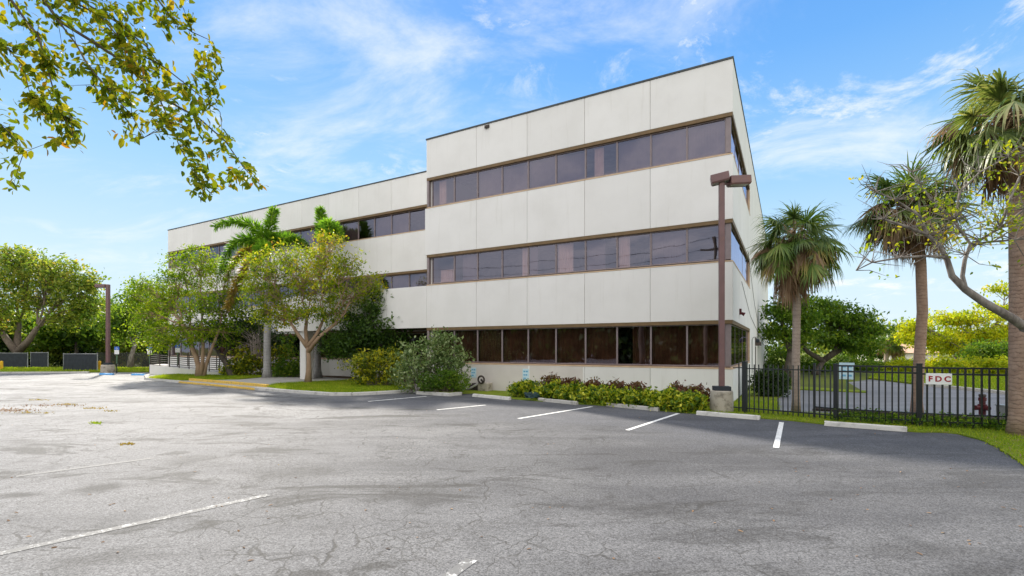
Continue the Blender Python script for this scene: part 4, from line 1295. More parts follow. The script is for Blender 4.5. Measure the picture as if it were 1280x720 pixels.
# hedge in front of the facade
HGR = 'gold variegated shrubs in front of the facade'
gold = [(655, 'at the end of the hedge nearest the wall pipes'), (687, 'behind the coiled hose'), (716, 'in front of the third wall panel joint'), (745, 'at the middle of the hedge'),
        (775, 'behind the grey wheel stop'), (803, 'where the garden hose begins'), (832, 'right of the garden hose'), (862, 'beside the light pole footing')]
for i, (px, w) in enumerate(gold):
    pyb = 495.5 + (px - 650) * .088
    big = 1.12 if i in (6, 7) else 1.0
    shrub_px('shrub', 'gold-green variegated shrub ' + w, px, pyb, [(px, pyb - 10 * big, 17, 10 * big, 130), (px + 8, pyb - 13 * big, 12, 8 * big, 70), (px - 9, pyb - 9, 12, 8, 60), (px + 3, pyb - 3.5, 17, 4, 40)], M['leaf_hedge'], .135, 7, .09, .035, HGR, aspect=.55, surf=.45)
croton = [(690, 'left end of the hedge back row'), (715, 'rising behind the coiled hose shrub'), (742, 'in the middle of the hedge back row'), (768, 'below the sixth ground floor window'),
          (795, 'behind the garden hose'), (850, 'behind the shrub right of the garden hose'), (870, 'nearest the light pole footing')]
for i, (px, w) in enumerate(croton):
    s = (px - 640) / F
    pyb = 494.0 + (px - 650) * .075
    yt = pyb - 22 - (2 if i in (0, 5, 6) else 0)
    shrub_px('shrub', 'reddish-brown croton ' + w, px, pyb, [(px, yt + 5, 11, 8, 60), (px + 5, yt + 12, 10, 9, 50), (px - 6, yt + 12, 10, 9, 50)], M['leaf_croton'], .16, 9, .10, .035, 'reddish crotons behind the gold hedge', aspect=.4)
shrub_px('shrub', 'trimmed dark hedge block beside the far end of the white side wall', 962, 495, [(955, 479, 12, 14, 120), (969, 479, 12, 14, 120), (962, 470, 14, 8, 80), (962, 488, 18, 6, 80)], M['leaf_dark'], .14, 18, .12, .03)

# ---- foxtail palms
def foxtail(label, base, trunk_pts, r0, r1, fronds, shaft=.9, name='palm_tree'):
    base = Vector(base)
    t = thing(name, label, 'palm tree', base)
    pts = [Vector(p) - base for p in trunk_pts]
    n = len(pts)
    MB().tube(pts, [r0 * (1.3 if i == 0 else 1) * (1 - i / (n - 1)) + r1 * i / (n - 1) for i in range(n)], 14).build('trunk', M['palm_grey'], t, smooth=True, fix=False)
    top = pts[-1]
    MB().tube([top, top + Vector((0, 0, shaft * .5)), top + Vector((0, 0, shaft))], [r1 * 1.15, r1, r1 * .5], 12).build('crownshaft', M['foxtail'], t, smooth=True, fix=False)
    for mk, nm in (('foxtail', 'crown'), ('foxtail_old', 'old_frond')):
        cen, d, nr, ln = [], [], [], []
        rb = MB()
        for (mid, tip, old, wlen) in fronds:
            if (mk == 'foxtail_old') != bool(old):
                continue
            a = top + Vector((0, 0, shaft * .8))
            cur = bez(a, Vector(mid) - base, Vector(tip) - base, 14)
            rb.tube(cur, [.04 * (1 - .8 * i / 14) for i in range(15)], 5)
            for i in range(520):
                u = .1 + .9 * i / 520
                j = min(13, int(u * 14))
                f = u * 14 - j
                p = cur[j].lerp(cur[min(14, j + 1)], f)
                tn = (cur[min(14, j + 1)] - cur[j]).normalized()
                rd = Vector(rand_dirs(1)[0])
                rd = (rd - tn * rd.dot(tn)).normalized()
                L_ = wlen * 1.4 * (1 - .5 * u) * random.uniform(.75, 1.1) * (.55 + .45 * min(1, u * 5))
                dr = (rd * .8 + tn * .75 + Vector((0, 0, -.22))).normalized()
                cen.append(p + dr * L_ * .5); d.append(dr); ln.append(L_)
                nr.append(tn + Vector(rand_dirs(1)[0]) * .5)
        if not cen:
            continue
        ln = np.array(ln)
        o = link(nm, leaf_mesh(nm, np.array([tuple(x) for x in cen]), np.array([tuple(x) for x in d]), np.array([tuple(x) for x in nr]), ln, ln * .11 + .02, M[mk], SHAPE4, .2, .25), t)
        rb.build('rachis', M['petiole'], o, fix=False)
    return t
b0 = G(334, 471.8, .12)
Y = b0.y
def Q(px, py, dy=0):
    return P(px, py, Y + dy)
foxtail('tall smooth grey palm with plumed fronds in the planting bed', b0, [b0, Q(334, 462), Q(334, 420), Q(335, 370), Q(335, 322)], .27, .17,
        [(Q(318, 262), Q(268, 283, -.5), 0, .62), (Q(336, 280), Q(343, 262, .8), 0, .62), (Q(292, 278), Q(276, 340, -1), 0, .62), (Q(365, 285), Q(386, 312, .6), 0, .62),
         (Q(300, 330, -1), Q(284, 385, -1.4), 1, .6), (Q(350, 290, 1), Q(370, 300, 2.5), 0, .6), (Q(330, 290, 1.5), Q(315, 305, 3.2), 0, .6), (Q(325, 300, -2), Q(318, 345, -2.6), 0, .6), (Q(300, 300, .8), Q(282, 350, 1.6), 1, .5)])
b0 = G(397, 472, .12)
Y = b0.y
foxtail('second smooth grey palm rising behind the kerbside tree', b0, [b0, Q(397, 462), Q(397, 420), Q(399, 370), Q(404, 318)], .25, .15,
        [(Q(402, 272), Q(400, 262, .4), 0, .55), (Q(418, 268, -1.2), Q(424, 300, -2.2), 0, .6), (Q(410, 262, -1.5), Q(412, 292, -2.8), 0, .6), (Q(415, 275, .6), Q(426, 290, 1.6), 0, .55), (Q(405, 275, 1.0), Q(402, 300, 2.2), 0, .55), (Q(404, 285, -.6), Q(402, 300, -1.8), 0, .5)])

# ---- sabal palms
def sabal(label, base, trunk_pts, r0, r1, crown, n_green, n_dead, blade=.95, pet=.8, bark='palm_trunk', leaf='fan_green', seed=1, name='palm_tree', group=None, droop=.5, nl=24, dead_rad=1.0, lw=.05):
    rd = random.Random(seed)
    base = Vector(base)
    t = thing(name, label, 'palm tree', base, 0, group)
    pts = [Vector(p) - base for p in trunk_pts]
    n = len(pts)
    MB().tube(pts, [r0 * (1.22 if i == 0 else 1) * (1 - i / (n - 1)) + r1 * i / (n - 1) for i in range(n)], 16).build('trunk', M[bark], t, smooth=True, fix=False)
    c = Vector(crown) - base
    def fan(mb, pm, d, R, petl, dr, mi=0, fold=.3):
        d = d.normalized()
        o = c + Vector((rd.gauss(0, .08), rd.gauss(0, .08), rd.gauss(0, .15)))
        end = o + d * petl
        hub = end + Vector((0, 0, -.22 * petl * dr))
        pm.tube([o, o.lerp(end, .5) + Vector((0, 0, .05 * petl)), hub], [.03, .02, .014], 5, cap=False)
        ax = (hub - o.lerp(end, .5)).normalized()
        side = ax.cross(Vector((0, 0, 1)))
        if side.length < .1:
            side = Vector((1, 0, 0))
        side.normalize()
        side = (Matrix.Rotation(rd.gauss(0, .45), 3, ax) @ side)
        nrm = side.cross(ax).normalized()
        spread = math.radians(rd.uniform(170, 235))
        tilt = rd.uniform(-.1, .15)
        for k in range(nl):
            a = (k / (nl - 1) - .5) * spread + rd.gauss(0, .035)
            dirv = (ax * math.cos(a) + side * math.sin(a) - nrm * (fold * abs(math.sin(a)) + tilt)).normalized()
            Lk = R * (.74 + .26 * math.cos(a)) * rd.uniform(.8, 1.1)
            wv = nrm.cross(dirv).normalized()
            dk = dr * rd.uniform(.7, 1.35)
            kink = rd.uniform(.35, .6)
            vs = []
            segs = 4
            p = hub + ax * (.10 * R * math.cos(a))
            dcur = dirv.copy()
            for j in range(segs + 1):
                u = j / segs
                w = lw * (.55 + 1.4 * u if u < .4 else 1.1 * (1 - (u - .4) / .6) + .03)
                vs += [p - wv * w * .5, p + wv * w * .5] if j < segs else [p]
                dcur = (dcur + Vector((0, 0, -1)) * dk * (.16 if u < kink else .85)).normalized()
                p = p + dcur * (Lk / segs)
            fs = [(2 * j, 2 * j + 2, 2 * j + 3, 2 * j + 1) for j in range(segs - 1)] + [(2 * segs - 2, 2 * segs, 2 * segs - 1)]
            mb.add(vs, fs, mi)
    gm, pm = MB(), MB()
    for i in range(n_green):
        u = (i + .5) / n_green
        el = math.radians(80 - 115 * u ** .72 + rd.gauss(0, 9))
        az = i * 2.39996 + rd.gauss(0, .25)
        fan(gm, pm, Vector((math.cos(az) * math.cos(el), math.sin(az) * math.cos(el), math.sin(el))), blade * rd.uniform(.8, 1.08), pet * rd.uniform(.65, 1.2), droop * rd.uniform(.6, 1.4) + .15 + .35 * u,
            rd.choice((0, 0, 1, 2)) if u < .8 else rd.choice((0, 1, 3)))
    o = gm.build('crown', [M[leaf], M['fan_light'], M['fan_deep'], M['fan_old']], t, fix=False)
    pm.build('petioles', M['petiole'], o, fix=False)
    if n_dead:
        dm, pm = MB(), MB()
        for i in range(n_dead):
            el = math.radians(rd.uniform(-80, -8) if i % 3 else rd.uniform(-20, 15))
            az = i * 2.39996 + rd.gauss(0, .4)
            fan(dm, pm, Vector((math.cos(az) * math.cos(el), math.sin(az) * math.cos(el), math.sin(el))), blade * rd.uniform(.6, 1.0) * dead_rad, pet * rd.uniform(.5, 1.05), rd.uniform(.9, 2.0), 0, .7)
        o = dm.build('dead_fronds', M['fan_dead'], t, fix=False)
        pm.build('petioles', M['petiole'], o, fix=False)
    return t
b0 = G(995, 516)
Y = b0.y
sabal('short sabal palm with a full shaggy crown next to the building side wall', b0, [b0, Q(995, 500), Q(995, 440), Q(996, 385), Q(993, 330), Q(992, 308)], .125, .11, Q(993, 303), 60, 52, .95, .84, seed=5, droop=.66, dead_rad=1.12, nl=30, lw=.042)
b0 = G(1146, 517)
Y = b0.y
sabal('middle sabal palm with mostly brown drooping fronds behind the fence gate post', b0, [b0, Q(1146, 500), Q(1149, 450), Q(1153, 390), Q(1151, 330), Q(1146, 275)], .15, .14, Q(1136, 258), 58, 54, 1.06, .9, seed=8, droop=.5, bark='palm_trunk_red', dead_rad=1.1)
b0 = G(1278, 545)
Y = b0.y
sabal('tallest sabal palm with a thick ringed trunk at the end of the fence', b0, [b0, Q(1278, 520), Q(1278, 440), Q(1278, 360), Q(1277, 280), Q(1267, 190)], .25, .22, Q(1264, 150), 54, 24, 1.12, .95, seed=12, droop=.55, bark='palm_trunk_red', leaf='fan_light', nl=28)
for px, tp, sd, lb in ((1108, 428, 21, 'small distant sabal palm left of its twin beyond the rear car park'), (1117.5, 432, 22, 'small distant sabal palm right of its twin beyond the rear car park')):
    Y = 48
    b0 = Vector(((px - 640) / F * Y, Y, 0))
    sabal(lb, b0, [b0, P(px, 450, Y), P(px, tp + 4, Y)], .22, .18, P(px, tp, Y), 22, 14, .9, .6, seed=sd, nl=16, lw=.07)

# ---- right background trees
def rtree(trunk_px, Y, stems_px, lobes_, leaf, label, bark='bark_dark', size=.3, per=24, sig=.34, r0=.3, bare=2, up=1.8):
    b0 = Vector(((trunk_px - 640) / F * Y, Y, 0))
    st = [[b0] + [P(x, y, Y) for x, y in stems_px[0]]] + [[P(x, y, Y) for x, y in s] for s in stems_px[1:]]
    return make_tree('tree', label, 'tree', b0, st, [lobe(l[0], l[1], Y + (l[6] if len(l) > 6 else 0), l[2], l[3], l[4], l[5], ry=l[2]) for l in lobes_], leaf, M[bark], size, per, sig, r0, twig_r=.02, up=up, bare=bare)
rtree(1020, 38, [[(1022, 462), (1030, 450)], [(1030, 450), (1042, 440), (1048, 428)], [(1030, 452), (1010, 440), (1000, 428)], [(1030, 450), (1060, 432)]],
      [(1000, 400, 26, 9, 50, 2), (1030, 395, 26, 8, 50, 1), (1060, 405, 28, 9, 55, 3), (1085, 412, 24, 8, 45, 3), (1015, 420, 34, 10, 70, 2), (1055, 425, 34, 9, 60, 1), (985, 385, 18, 9, 30, 2), (1080, 432, 28, 10, 50, 3), (1045, 410, 30, 8, 40, 1, 2), (1012, 380, 24, 8, 40, 2), (1045, 386, 22, 7, 34, 1), (1072, 396, 20, 7, 30, 3)],
      M['leaf_mid'], 'wide green tree with dark low twisting limbs beyond the rear car park', size=.26)
rtree(985, 34, [[(986, 455), (988, 438)], [(988, 438), (980, 415)], [(988, 438), (998, 412)]],
      [(972, 392, 16, 12, 40, 1), (992, 378, 18, 9, 40, 2), (1005, 398, 16, 10, 36, 2), (970, 415, 16, 10, 36, 1), (998, 420, 20, 9, 36, 2)],
      M['leaf_mid'], 'green tree close beside the far end of the side wall', size=.26)
rtree(1195, 46, [[(1196, 455), (1194, 440)], [(1194, 440), (1176, 420), (1160, 412)], [(1194, 440), (1210, 418)], [(1194, 440), (1225, 425), (1245, 405)]],
      [(1150, 408, 26, 7, 45, 1), (1185, 398, 26, 7, 45, 2), (1220, 398, 28, 8, 50, 2), (1250, 385, 24, 7, 40, 3), (1265, 362, 24, 7, 30, 3), (1165, 425, 30, 8, 50, 1), (1215, 418, 34, 8, 60, 2), (1255, 415, 28, 9, 50, 3), (1190, 436, 34, 8, 45, 1), (1240, 436, 30, 8, 45, 3), (1282, 395, 26, 14, 50, 3), (1135, 420, 14, 6, 20, 1)],
      M['leaf_yellow'], 'wide yellow-green layered tree between the palms beyond the rear lot', bark='bark_grey', size=.30)
rtree(1228, 40, [[(1228, 458), (1230, 448)]], [(1225, 440, 18, 10, 45, 0), (1245, 445, 18, 10, 45, 0), (1262, 438, 16, 14, 40, 0)], M['leaf_mid'], 'bushy bright green small tree beside the tallest palm trunk', size=.26)
rtree(1085, 58, [[(1086, 455), (1086, 445)]], [(1085, 430, 20, 12, 45, 0), (1065, 440, 18, 9, 35, 0), (1100, 442, 16, 8, 30, 0)], M['leaf_mid'], 'mid green tree far behind the small twin palms', size=.36)
HG2, HL2 = 'shrubs along the verge beyond the rear car park', 'rounded green shrub in the row along the verge beyond the rear car park'
for i, px in enumerate((962, 980, 1000, 1022, 1050, 1075, 1098, 1130, 1160, 1190, 1218, 1246, 1272)):
    hi_ = 9 if i < 3 else 0
    Y = 44 - (i > 8) * 5 - (i % 2) * 1.5
    k = Y / F
    b0 = Vector(((px - 640) / F * Y, Y, 0))
    shrub_px('shrub', HL2, px, 0, [(px, 457 - hi_, 17, 9 + hi_, 60), (px + 8, 463, 13, 7, 40), (px - 8, 462, 13, 8, 40)], M['leaf_mid'] if i < 7 else M['leaf_yellow'], .22, 16, .22, 0.0, HG2, Y=Y)

# distant house
Y = 75
a, c = P(1112, 452, Y), P(1172, 452, Y)
t = thing('house', 'small distant house with a peach roof behind the trees', 'house', (a.x, Y, 0))
W = c.x - a.x
MB().box(0, W, 0, 7, 0, 1.35).build('wall', M['housewall'], t)
MB().add([(-.4, -.5, 1.36), (W + .4, -.5, 1.36), (W + .4, 7.5, 1.36), (-.4, 7.5, 1.36), (1.8, 3.5, 2.75), (W - 1.8, 3.5, 2.75)], [(0, 1, 5, 4), (1, 2, 5), (2, 3, 4, 5), (3, 0, 4), (0, 3, 2, 1)]).build('roof', M['peach'], t)
for k in (.25, .65):
    MB().box(W * k - .5, W * k + .5, -.03, .0, .5, 1.1).build('window', M['screen'], t)

# ---- leaning branch tree at the right
Y = 10.4
b0 = Vector((13.0, 10.2, .03))
tr = thing('tree', 'half-bare grey-barked tree leaning in front of the tallest palm', 'tree', b0)
tb = MB()
def br(pp, r0, r1, n=8, dys=None):
    pts = [P(x, y, Y + (dys[i] if dys else 0)) - b0 for i, (x, y) in enumerate(pp)]
    m = len(pts)
    tb.tube(pts, [r0 + (r1 - r0) * i / (m - 1) for i in range(m)], n, cap=False)
    return pts
tb.tube([Vector((0, 0, -.1)), Vector((-.02, .05, .8)), Vector((-.15, .1, 1.7)), P(1330, 428, Y) - b0, P(1280, 408, Y) - b0], [.20, .16, .14, .12, .115], 10)
main = br([(1280, 408), (1262, 396), (1230, 378), (1207, 362), (1190, 345), (1184, 325), (1175, 308), (1160, 294), (1135, 284), (1105, 274)], .095, .022)
b2_ = br([(1207, 362), (1203, 345), (1206, 325), (1213, 305), (1202, 290), (1192, 276)], .05, .022)
b3_ = br([(1206, 318), (1225, 300), (1250, 285), (1280, 262), (1310, 245)], .035, .014)
b4_ = br([(1184, 322), (1160, 320), (1125, 322), (1090, 328), (1070, 338)], .035, .01)
b5_ = br([(1212, 306), (1240, 302), (1268, 300), (1300, 296)], .03, .012)
b6_ = br([(1160, 294), (1150, 270), (1120, 250), (1095, 240)], .03, .012)
b7_ = br([(1192, 276), (1200, 240), (1225, 215), (1262, 195)], .03, .012)
b8_ = br([(1192, 276), (1168, 255), (1150, 230), (1140, 215)], .025, .01)
b9_ = br([(1250, 285), (1262, 250), (1275, 220), (1290, 190)], .03, .012)
src = main[6:] + b2_[3:] + b3_ + b4_[1:] + b5_[1:] + b6_[1:] + b7_ + b8_ + b9_
tips = []
for i in range(320):
    a = random.choice(src)
    ang = random.gauss(PI * .5, 1.0)
    L_ = random.uniform(.25, .85)
    e = a + Vector((math.cos(ang) * L_ * random.choice((1, 1, -1)), random.gauss(0, .35), math.sin(ang) * L_ * .75))
    m2 = a.lerp(e, .5) + Vector((random.gauss(0, .06), random.gauss(0, .06), random.gauss(-.02, .06)))
    tb.tube([a, m2, e], [.010, .007, .002], 4, cap=False)
    tips.append((m2, e))
tb.build('trunk', M['bark_grey'], tr, smooth=True, fix=False)
cl = []
for (m2, e) in tips:
    w = b0 + e
    pxx = 640 + F * w.x / w.y
    pyy = HY - F * (w.z - CAM) / w.y
    pr = .22
    if pxx > 1205 and pyy < 300: pr = .55
    elif 1120 < pxx < 1205 and 200 < pyy < 290: pr = .40
    if random.random() < pr:
        cl += [e, m2.lerp(e, .6)]
c = leaf_cloud(cl, 5, .09, .085, M['leaf_crepe'], 'crown', .55, .8, SHAPE6)
link('crown', c, tr)
orange = [q for q in cl if random.random() < .35 and q.x > .0 - .6]
if orange:
    link('withered_leaves', leaf_cloud(orange, 6, .12, .085, M['foxtail_old'], 'withered_leaves', .5, .8, SHAPE6), tr)

# ---- overhanging branch, top left
b0 = Vector((-9.5, 5.0, 0))
tr = thing('tree', 'overhanging tree branches with sunlit leaves in the upper corner of the sky', 'tree', b0)
tb = MB()
YO = 5.4
def ob(pp, r0, r1, y0=YO, y1=YO):
    m = len(pp)
    pts = [P(x, y, y0 + (y1 - y0) * i / (m - 1)) - b0 for i, (x, y) in enumerate(pp)]
    tb.tube(pts, [r0 + (r1 - r0) * i / (m - 1) for i in range(m)], 6, cap=False)
    return pts
crot = Vector((.3, 0, 5.2))
tb.tube([Vector((0, 0, -.1)), Vector((.05, 0, 1.5)), Vector((.0, 0, 3.6)), crot], [.32, .24, .2, .17], 12)
for q in ((-30, -60), (60, -70), (-70, 60), (170, -60)):
    e = P(q[0], q[1], YO) - b0
    tb.tube([crot, crot.lerp(e, .5) + Vector((0, 0, .45)), e], [.12, .06, .022], 8, cap=False)
A = ob([(60, -70), (49, -10), (72, 25), (119, 54), (155, 78), (197, 119), (249, 148), (282, 177), (305, 210), (325, 231)], .022, .003, YO, 5.9)
Bb = ob([(-30, -60), (14, 0), (34, 28), (47, 43), (58, 79), (66, 110), (80, 145), (92, 172)], .016, .003, YO, 5.1)
Cc = ob([(170, -60), (190, -10), (213, 20), (240, 40), (262, 50)], .014, .003, YO, 5.6)
D = ob([(119, 54), (160, 62), (200, 80), (232, 105), (262, 130), (275, 140)], .010, .003, 5.5, 5.4)
E = ob([(72, 25), (95, 55), (112, 85), (135, 110), (165, 145), (180, 172)], .010, .003, 5.4, 5.0)
Ff = ob([(-70, 60), (-20, 40), (10, 60), (30, 85), (38, 120)], .012, .003, YO, 5.3)
Gg = ob([(-70, 60), (-30, 120), (0, 155), (20, 175), (30, 190)], .012, .003, YO, 5.2)
H = ob([(49, -10), (100, 0), (150, 30), (185, 60), (215, 100)], .012, .004, 5.4, 5.7)
I = ob([(197, 119), (212, 150), (225, 185), (243, 215), (252, 235)], .008, .003, 5.6, 5.6)
J = ob([(92, 2), (125, 20), (150, 48), (172, 85), (185, 120)], .010, .003, 5.3, 5.2)
clus = [(30, 20, 30, 20, 26), (75, 15, 30, 18, 44), (115, 20, 30, 22, 60), (150, 30, 28, 26, 66), (185, 25, 24, 22, 44), (215, 18, 18, 14, 22), (232, 30, 10, 14, 14),
        (38, 65, 28, 16, 46), (75, 75, 30, 16, 44), (60, 95, 34, 14, 46), (55, 130, 26, 14, 48), (75, 150, 26, 16, 54), (85, 170, 18, 14, 24), (35, 140, 14, 14, 16),
        (130, 70, 26, 16, 44), (165, 70, 26, 22, 60), (185, 95, 24, 18, 56), (140, 115, 22, 16, 46), (150, 135, 18, 12, 30), (165, 165, 16, 12, 18),
        (258, 78, 18, 15, 42), (265, 105, 14, 10, 22), (225, 110, 14, 10, 22), (205, 130, 22, 16, 44), (222, 155, 20, 14, 40), (250, 130, 22, 9, 24), (240, 165, 18, 14, 34),
        (245, 200, 22, 14, 40), (260, 225, 18, 12, 36), (250, 240, 14, 6, 12), (285, 185, 16, 14, 22), (300, 215, 18, 10, 24), (316, 226, 12, 7, 12), (290, 225, 10, 8, 10),
        (8, 165, 16, 12, 26), (18, 180, 14, 8, 16), (15, 230, 10, 10, 10), (12, 200, 12, 6, 6), (-25, 90, 30, 40, 60), (-20, 20, 30, 30, 50), (120, -30, 80, 22, 120), (40, -30, 50, 22, 70), (205, -25, 40, 20, 50)]
allb = A + Bb + Cc + D + E + Ff + Gg + H + I + J
cen, dd_, nr_ = [], [], []
for (x, y, rx, ry, n) in clus:
    k = 0
    n = int(n * 2.3)
    while k < n:
        yy = YO + random.gauss(0, .35)
        p = P(x + random.uniform(-1, 1) * rx, y + random.uniform(-1, 1) * ry, yy) - b0
        a = min(allb, key=lambda q: (q - p).length)
        ax = (p - a)
        if ax.length < .05:
            ax = Vector((.1, 0, -.1))
        if k % 6 == 0 and (p - a).length < .42:
            tb.tube([a, a.lerp(p, .5) + Vector((0, 0, .02)), p], [.004, .003, .0015], 4, cap=False)
        m = random.choice((3, 4, 5))
        ax.normalize()
        for j in range(m):
            c0 = p - ax * (.055 * j) + Vector((random.gauss(0, .012), random.gauss(0, .02), random.gauss(0, .012)))
            sd = Vector(rand_dirs(1)[0])
            d_ = (ax * .6 + sd * .9 + Vector((.15, 0, -.5))).normalized()
            cen.append(c0 + d_ * .04); dd_.append(d_)
            nn = Vector(rand_dirs(1)[0]) + Vector((0, 0, .8))
            nr_.append(nn)
            k += 1
tb.build('branches', M['bark_dark'], tr, smooth=True, fix=False)
n = len(cen)
ln = .088 * (.6 + .7 * rng.random(n))
link('leaves', leaf_mesh('leaves', np.array([tuple(x) for x in cen]), np.array([tuple(x) for x in dd_]), np.array([tuple(x) for x in nr_]), ln, ln * .52, M['leaf_over'], SHAPE6, .3, .25), tr)

# ------------------------------------------------------------------ grass blades
def in_poly(x, y, poly):
    c = np.zeros(len(x), bool)
    j = len(poly) - 1
    for i in range(len(poly)):
        xi, yi, xj, yj = poly[i][0], poly[i][1], poly[j][0], poly[j][1]
        cond = ((yi > y) != (yj > y)) & (x < (xj - xi) * (y - yi) / (yj - yi + 1e-12) + xi)
        c ^= cond
        j = i
    return c
def grass(poly, n, h, z, w=.012, clip=None):
    xs, ys = [p[0] for p in poly], [p[1] for p in poly]
    x = rng.uniform(min(xs), max(xs), n * 4)
    y = rng.uniform(min(ys), max(ys), n * 4)
    k = in_poly(x, y, poly)
    if clip:
        k &= clip(x, y)
    x, y = x[k][:n], y[k][:n]
    m = len(x)
    pos = np.stack([x + rng.normal(size=m) * .06, y + rng.normal(size=m) * .06, np.full(m, z)], 1)
    d = rng.normal(size=(m, 3)) * .45
    d[:, 2] = 1
    ln = h * (.5 + rng.random(m))
    dn = d / np.linalg.norm(d, axis=1, keepdims=True)
    pos += dn * (ln * .5)[:, None]
    return tag(link('grass', leaf_mesh('grass', pos, d, rand_dirs(m), ln, np.full(m, w) * (.6 + .8 * rng.random(m)), M['grass'], np.array([(-.5, -.5), (-.5, .5), (.5, 0)]), 0, .2)), kind='stuff')
grass(strip, 90000, .075, .03, .014, lambda x, y: (y < 19) & (x < 17) & (y > 6))
grass(lawnL, 14000, .11, .135, .03)
grass(lawnR, 26000, .10, .135, .026)
grass(leftstrip, 12000, .16, .09, .06, lambda x, y: x > -60)
grass(verge2, 16000, .15, .09, .05, lambda x, y: x < 60)
# ragged tufts in the cracks of the lot
for (px, py, rx, ry, n) in ((50, 500, 14, 1, 80), (85, 505.5, 14, 1, 90), (118, 510.5, 14, 1, 80), (138, 514, 10, 1, 50), (12, 513, 30, 2.5, 260), (120, 529, 8, 1.5, 120), (60, 507, 50, 2, 160), (158, 555, 12, 1.4, 60), (40, 516, 24, 1.2, 80)):
    pts = []
    for i in range(n):
        q = G(px + random.gauss(0, rx * .5), py + random.gauss(0, ry * .5), .004)
        pts.append(tuple(q))
    pos = np.array(pts)
    d = rng.normal(size=(n, 3)) * .9
    d[:, 2] = abs(d[:, 2]) + .3
    ln = .09 * (.4 + rng.random(n))
    tag(link('weeds', leaf_mesh('weeds', pos, d, rand_dirs(n), ln, ln * .3, M['fan_dead' if px in (12, 60) else 'foxtail_old' if px != 120 else 'grass'], SHAPE4, .2, .2)), kind='stuff')
# weeds along the fence foot
fw = []
for i in range(420):
    u = random.random()
    a = f3.lerp(f5, u)
    fw.append(a + Vector((random.gauss(0, .15), random.gauss(0, .15), .08 + abs(random.gauss(0, .12)))))
tag(link('weeds', leaf_cloud(fw, 8, .06, .07, M['leaf_mid'], 'weeds', .5, .6)), kind='stuff')
# dead leaves on the right lawn and along the kerb
lv = []
for i in range(260):
    q = G(random.uniform(1150, 1280), random.uniform(545, 578), .09)
    if in_poly(np.array([q.x]), np.array([q.y]), strip)[0]:
        lv.append(tuple(q))
for i in range(120):
    q = G(random.uniform(200, 1130), 0 + 560, .01)
    q = G(random.uniform(0, 1280), random.uniform(480, 700), .012)
    lv.append(tuple(q))
pos = np.array(lv)
m = len(pos)
nrm_ = rng.normal(size=(m, 3)) * .25
nrm_[:, 2] = 1
dl = rand_dirs(m)
dl[:, 2] *= .15
tag(link('leaves', leaf_mesh('leaves', pos, dl, nrm_, .05 * (.6 + .8 * rng.random(m)), np.full(m, .025), M['fan_dead'], SHAPE6, .2, .1)), kind='stuff')

# ------------------------------------------------------------------ behind the viewer, seen mirrored in the glass
up = thing('utility_pole', 'wooden utility pole with wires mirrored in the second storey glass', 'utility pole', (-9.0, -3.2, 0), BA)
MB().tube([(0, 0, -.2), (0, 0, 12.4)], [.17, .12], 10).build('pole', M['wood'], up)
MB().box(-1.2, 1.2, -.06, .06, 11.2, 11.34).build('crossarm', M['wood'], up)
wr = MB()
for z, yy in ((12.3, 0), (11.4, -.1), (10.3, .1), (9.2, .15), (8.2, .15)):
    for sgn in (-1, 1):
        pts = [Vector((sgn * 34 * u, yy, z - 4 * .9 * u * (1 - u))) for u in [i / 10 for i in range(11)]]
        wr.tube(pts, .022, 4, cap=False)
wr.build('wires', M['black'], up, fix=False)
wc = []
for i in range(3000):
    u = random.uniform(-130, 60)
    hgt = 7.5 + 3.0 * mnoise.noise(Vector((u * .09, 3.1, 0))) + 1.2 * mnoise.noise(Vector((u * .35, 9.1, 0)))
    p = -BY * (26 + random.random() * 7) + BX * u
    wc.append((p.x, p.y, random.random() ** .7 * hgt))
tag(link('woods', leaf_cloud(wc, 44, 1.0, .80, M['leaf_dark'], 'woods', .95, .4)), kind='stuff')

wc = []
for i in range(700):
    u = random.uniform(-140, 170)
    hgt = 7.5 + 2.5 * mnoise.noise(Vector((u * .05, 7.7, 0))) + 1.5 * mnoise.noise(Vector((u * .2, 2.1, 0)))
    yy = 108 + random.random() * 10
    wc.append((u, yy, random.random() ** .7 * hgt * (.75 if u > 30 else 1)))
tag(link('woods', leaf_cloud(wc, 40, 1.6, .9, M['leaf_far'], 'woods', .7, .4)), kind='stuff')

# ------------------------------------------------------------------ sun, sky, camera
SAZ = math.atan2(-.57, .82)      # bearing of the sun, from +Y towards +X
SEL = math.radians(33.5)
sd = Vector((math.sin(SAZ) * math.cos(SEL), math.cos(SAZ) * math.cos(SEL), math.sin(SEL)))
sl = bpy.data.lights.new('sun', 'SUN')
sl.energy = 4.2
sl.angle = math.radians(2.2)
sl.color = (1.0, 0.93, 0.82)
so = bpy.data.objects.new('sun', sl)
col.objects.link(so)
so.rotation_euler = sd.to_track_quat('Z', 'Y').to_euler()

w = bpy.data.worlds.new('World')
scene.world = w
w.use_nodes = True
nt = w.node_tree
nt.nodes.clear()
sky = N(nt, 'ShaderNodeTexSky', sky_type='NISHITA')
sky.sun_disc = False
sky.sun_elevation = SEL
sky.sun_rotation = SAZ
sky.air_density = 1.0
sky.dust_density = 0.6
sky.ozone_density = 2.0
tc = nt.nodes.new('ShaderNodeTexCoord').outputs['Generated']
nv = N(nt, 'ShaderNodeVectorMath', {0: tc}, operation='NORMALIZE').outputs[0]
sp3 = N(nt, 'ShaderNodeSeparateXYZ', {'Vector': nv})
zz = mth(nt, 'MAXIMUM', sp3.outputs[2], 0.0)
den = mth(nt, 'ADD', zz, 0.18)
cv = N(nt, 'ShaderNodeCombineXYZ', {'X': mth(nt, 'DIVIDE', sp3.outputs[0], den), 'Y': mth(nt, 'DIVIDE', sp3.outputs[1], den), 'Z': 0.0}).outputs[0]
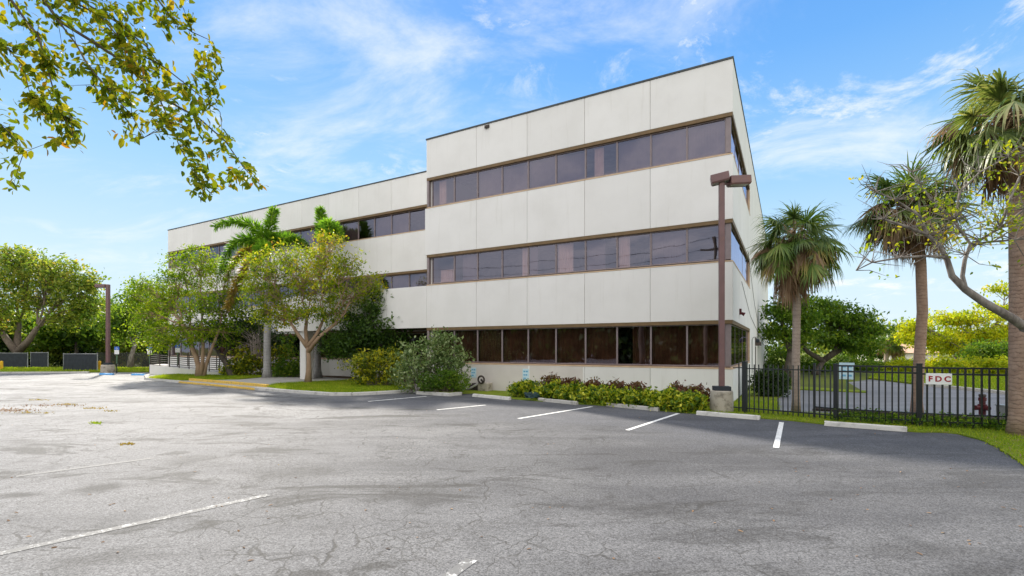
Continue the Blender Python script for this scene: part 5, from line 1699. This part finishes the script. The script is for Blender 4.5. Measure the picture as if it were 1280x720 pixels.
mp = N(nt, 'ShaderNodeMapping', {'Vector': cv, 'Rotation': (0, 0, math.radians(25)), 'Scale': (1.0, 1.55, 1), 'Location': (5.3, 2.2, 0)}).outputs[0]
n1 = noise(nt, mp, 1.35, 10, 0.66, 0.55)
n2 = noise(nt, mp, 0.45, 4, 0.5, 0.3)
cir = mapr(nt, mth(nt, 'ADD', mth(nt, 'MULTIPLY', n1, 0.65), mth(nt, 'MULTIPLY', n2, 0.45)), 0.53, 0.76, 0, 0.66)
n4 = noise(nt, cv, 3.4, 10, 0.68, 0.5)
wisp = mth(nt, 'MULTIPLY', mapr(nt, n4, 0.50, 0.70, 0, 0.85), mapr(nt, noise(nt, cv, 0.75, 3, 0.5), 0.42, 0.56))
cir = mth(nt, 'MAXIMUM', cir, wisp)
# clear blue paling to the horizon, over the physical sky held back near the sun
K = 1.0 / (0.11 * 2 ** 0.9)
grad = ramp(nt, zz, [(0.0, (0.78, 0.89, 0.97)), (0.14, (0.63, 0.83, 0.97)), (0.31, (0.33, 0.63, 0.96)), (0.48, (0.15, 0.44, 0.94)), (0.64, (0.085, 0.33, 0.87)), (1.0, (0.05, 0.22, 0.66))])
grad = mixc(nt, 1.0, grad, (K, K, K), 'MULTIPLY')
nis = N(nt, 'ShaderNodeVectorMath', {0: sky.outputs[0], 1: (0.75 * K, 0.95 * K, 1.15 * K)}, operation='MINIMUM').outputs[0]
skyc = mixc(nt, 0.15, grad, nis)
c1 = mixc(nt, mth(nt, 'MULTIPLY', cir, mapr(nt, zz, 0.0, 0.1)), skyc, (1.0 * K, 1.02 * K, 1.05 * K))
# unseen bright cloud added overhead and behind the viewer to lift the shaded facade
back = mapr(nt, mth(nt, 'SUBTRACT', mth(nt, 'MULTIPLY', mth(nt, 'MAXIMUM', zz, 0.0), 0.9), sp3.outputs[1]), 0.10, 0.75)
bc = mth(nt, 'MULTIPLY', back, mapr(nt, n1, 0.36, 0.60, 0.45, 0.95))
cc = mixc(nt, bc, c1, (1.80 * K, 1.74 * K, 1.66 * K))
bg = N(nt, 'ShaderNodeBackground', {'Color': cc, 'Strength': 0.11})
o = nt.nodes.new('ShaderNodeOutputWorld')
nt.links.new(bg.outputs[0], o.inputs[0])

cam = bpy.data.cameras.new('camera')
cam.sensor_width = 36
cam.lens = 36 * F / 1280
cam.shift_y = (HY - 360) / 1280
cam.clip_end = 2000
cam.clip_start = .05
co_ = bpy.data.objects.new('camera', cam)
col.objects.link(co_)
co_.location = (0, 0, CAM)
co_.rotation_euler = (PI / 2, 0, 0)
scene.camera = co_
scene.view_settings.view_transform = 'Standard'
scene.view_settings.look = 'None'
scene.view_settings.exposure = 1.0
scene.view_settings.gamma = 1
scene.cycles.max_bounces = 8
scene.cycles.transparent_max_bounces = 16
scene.cycles.use_denoising = True
scene.cycles.sample_clamp_indirect = 6
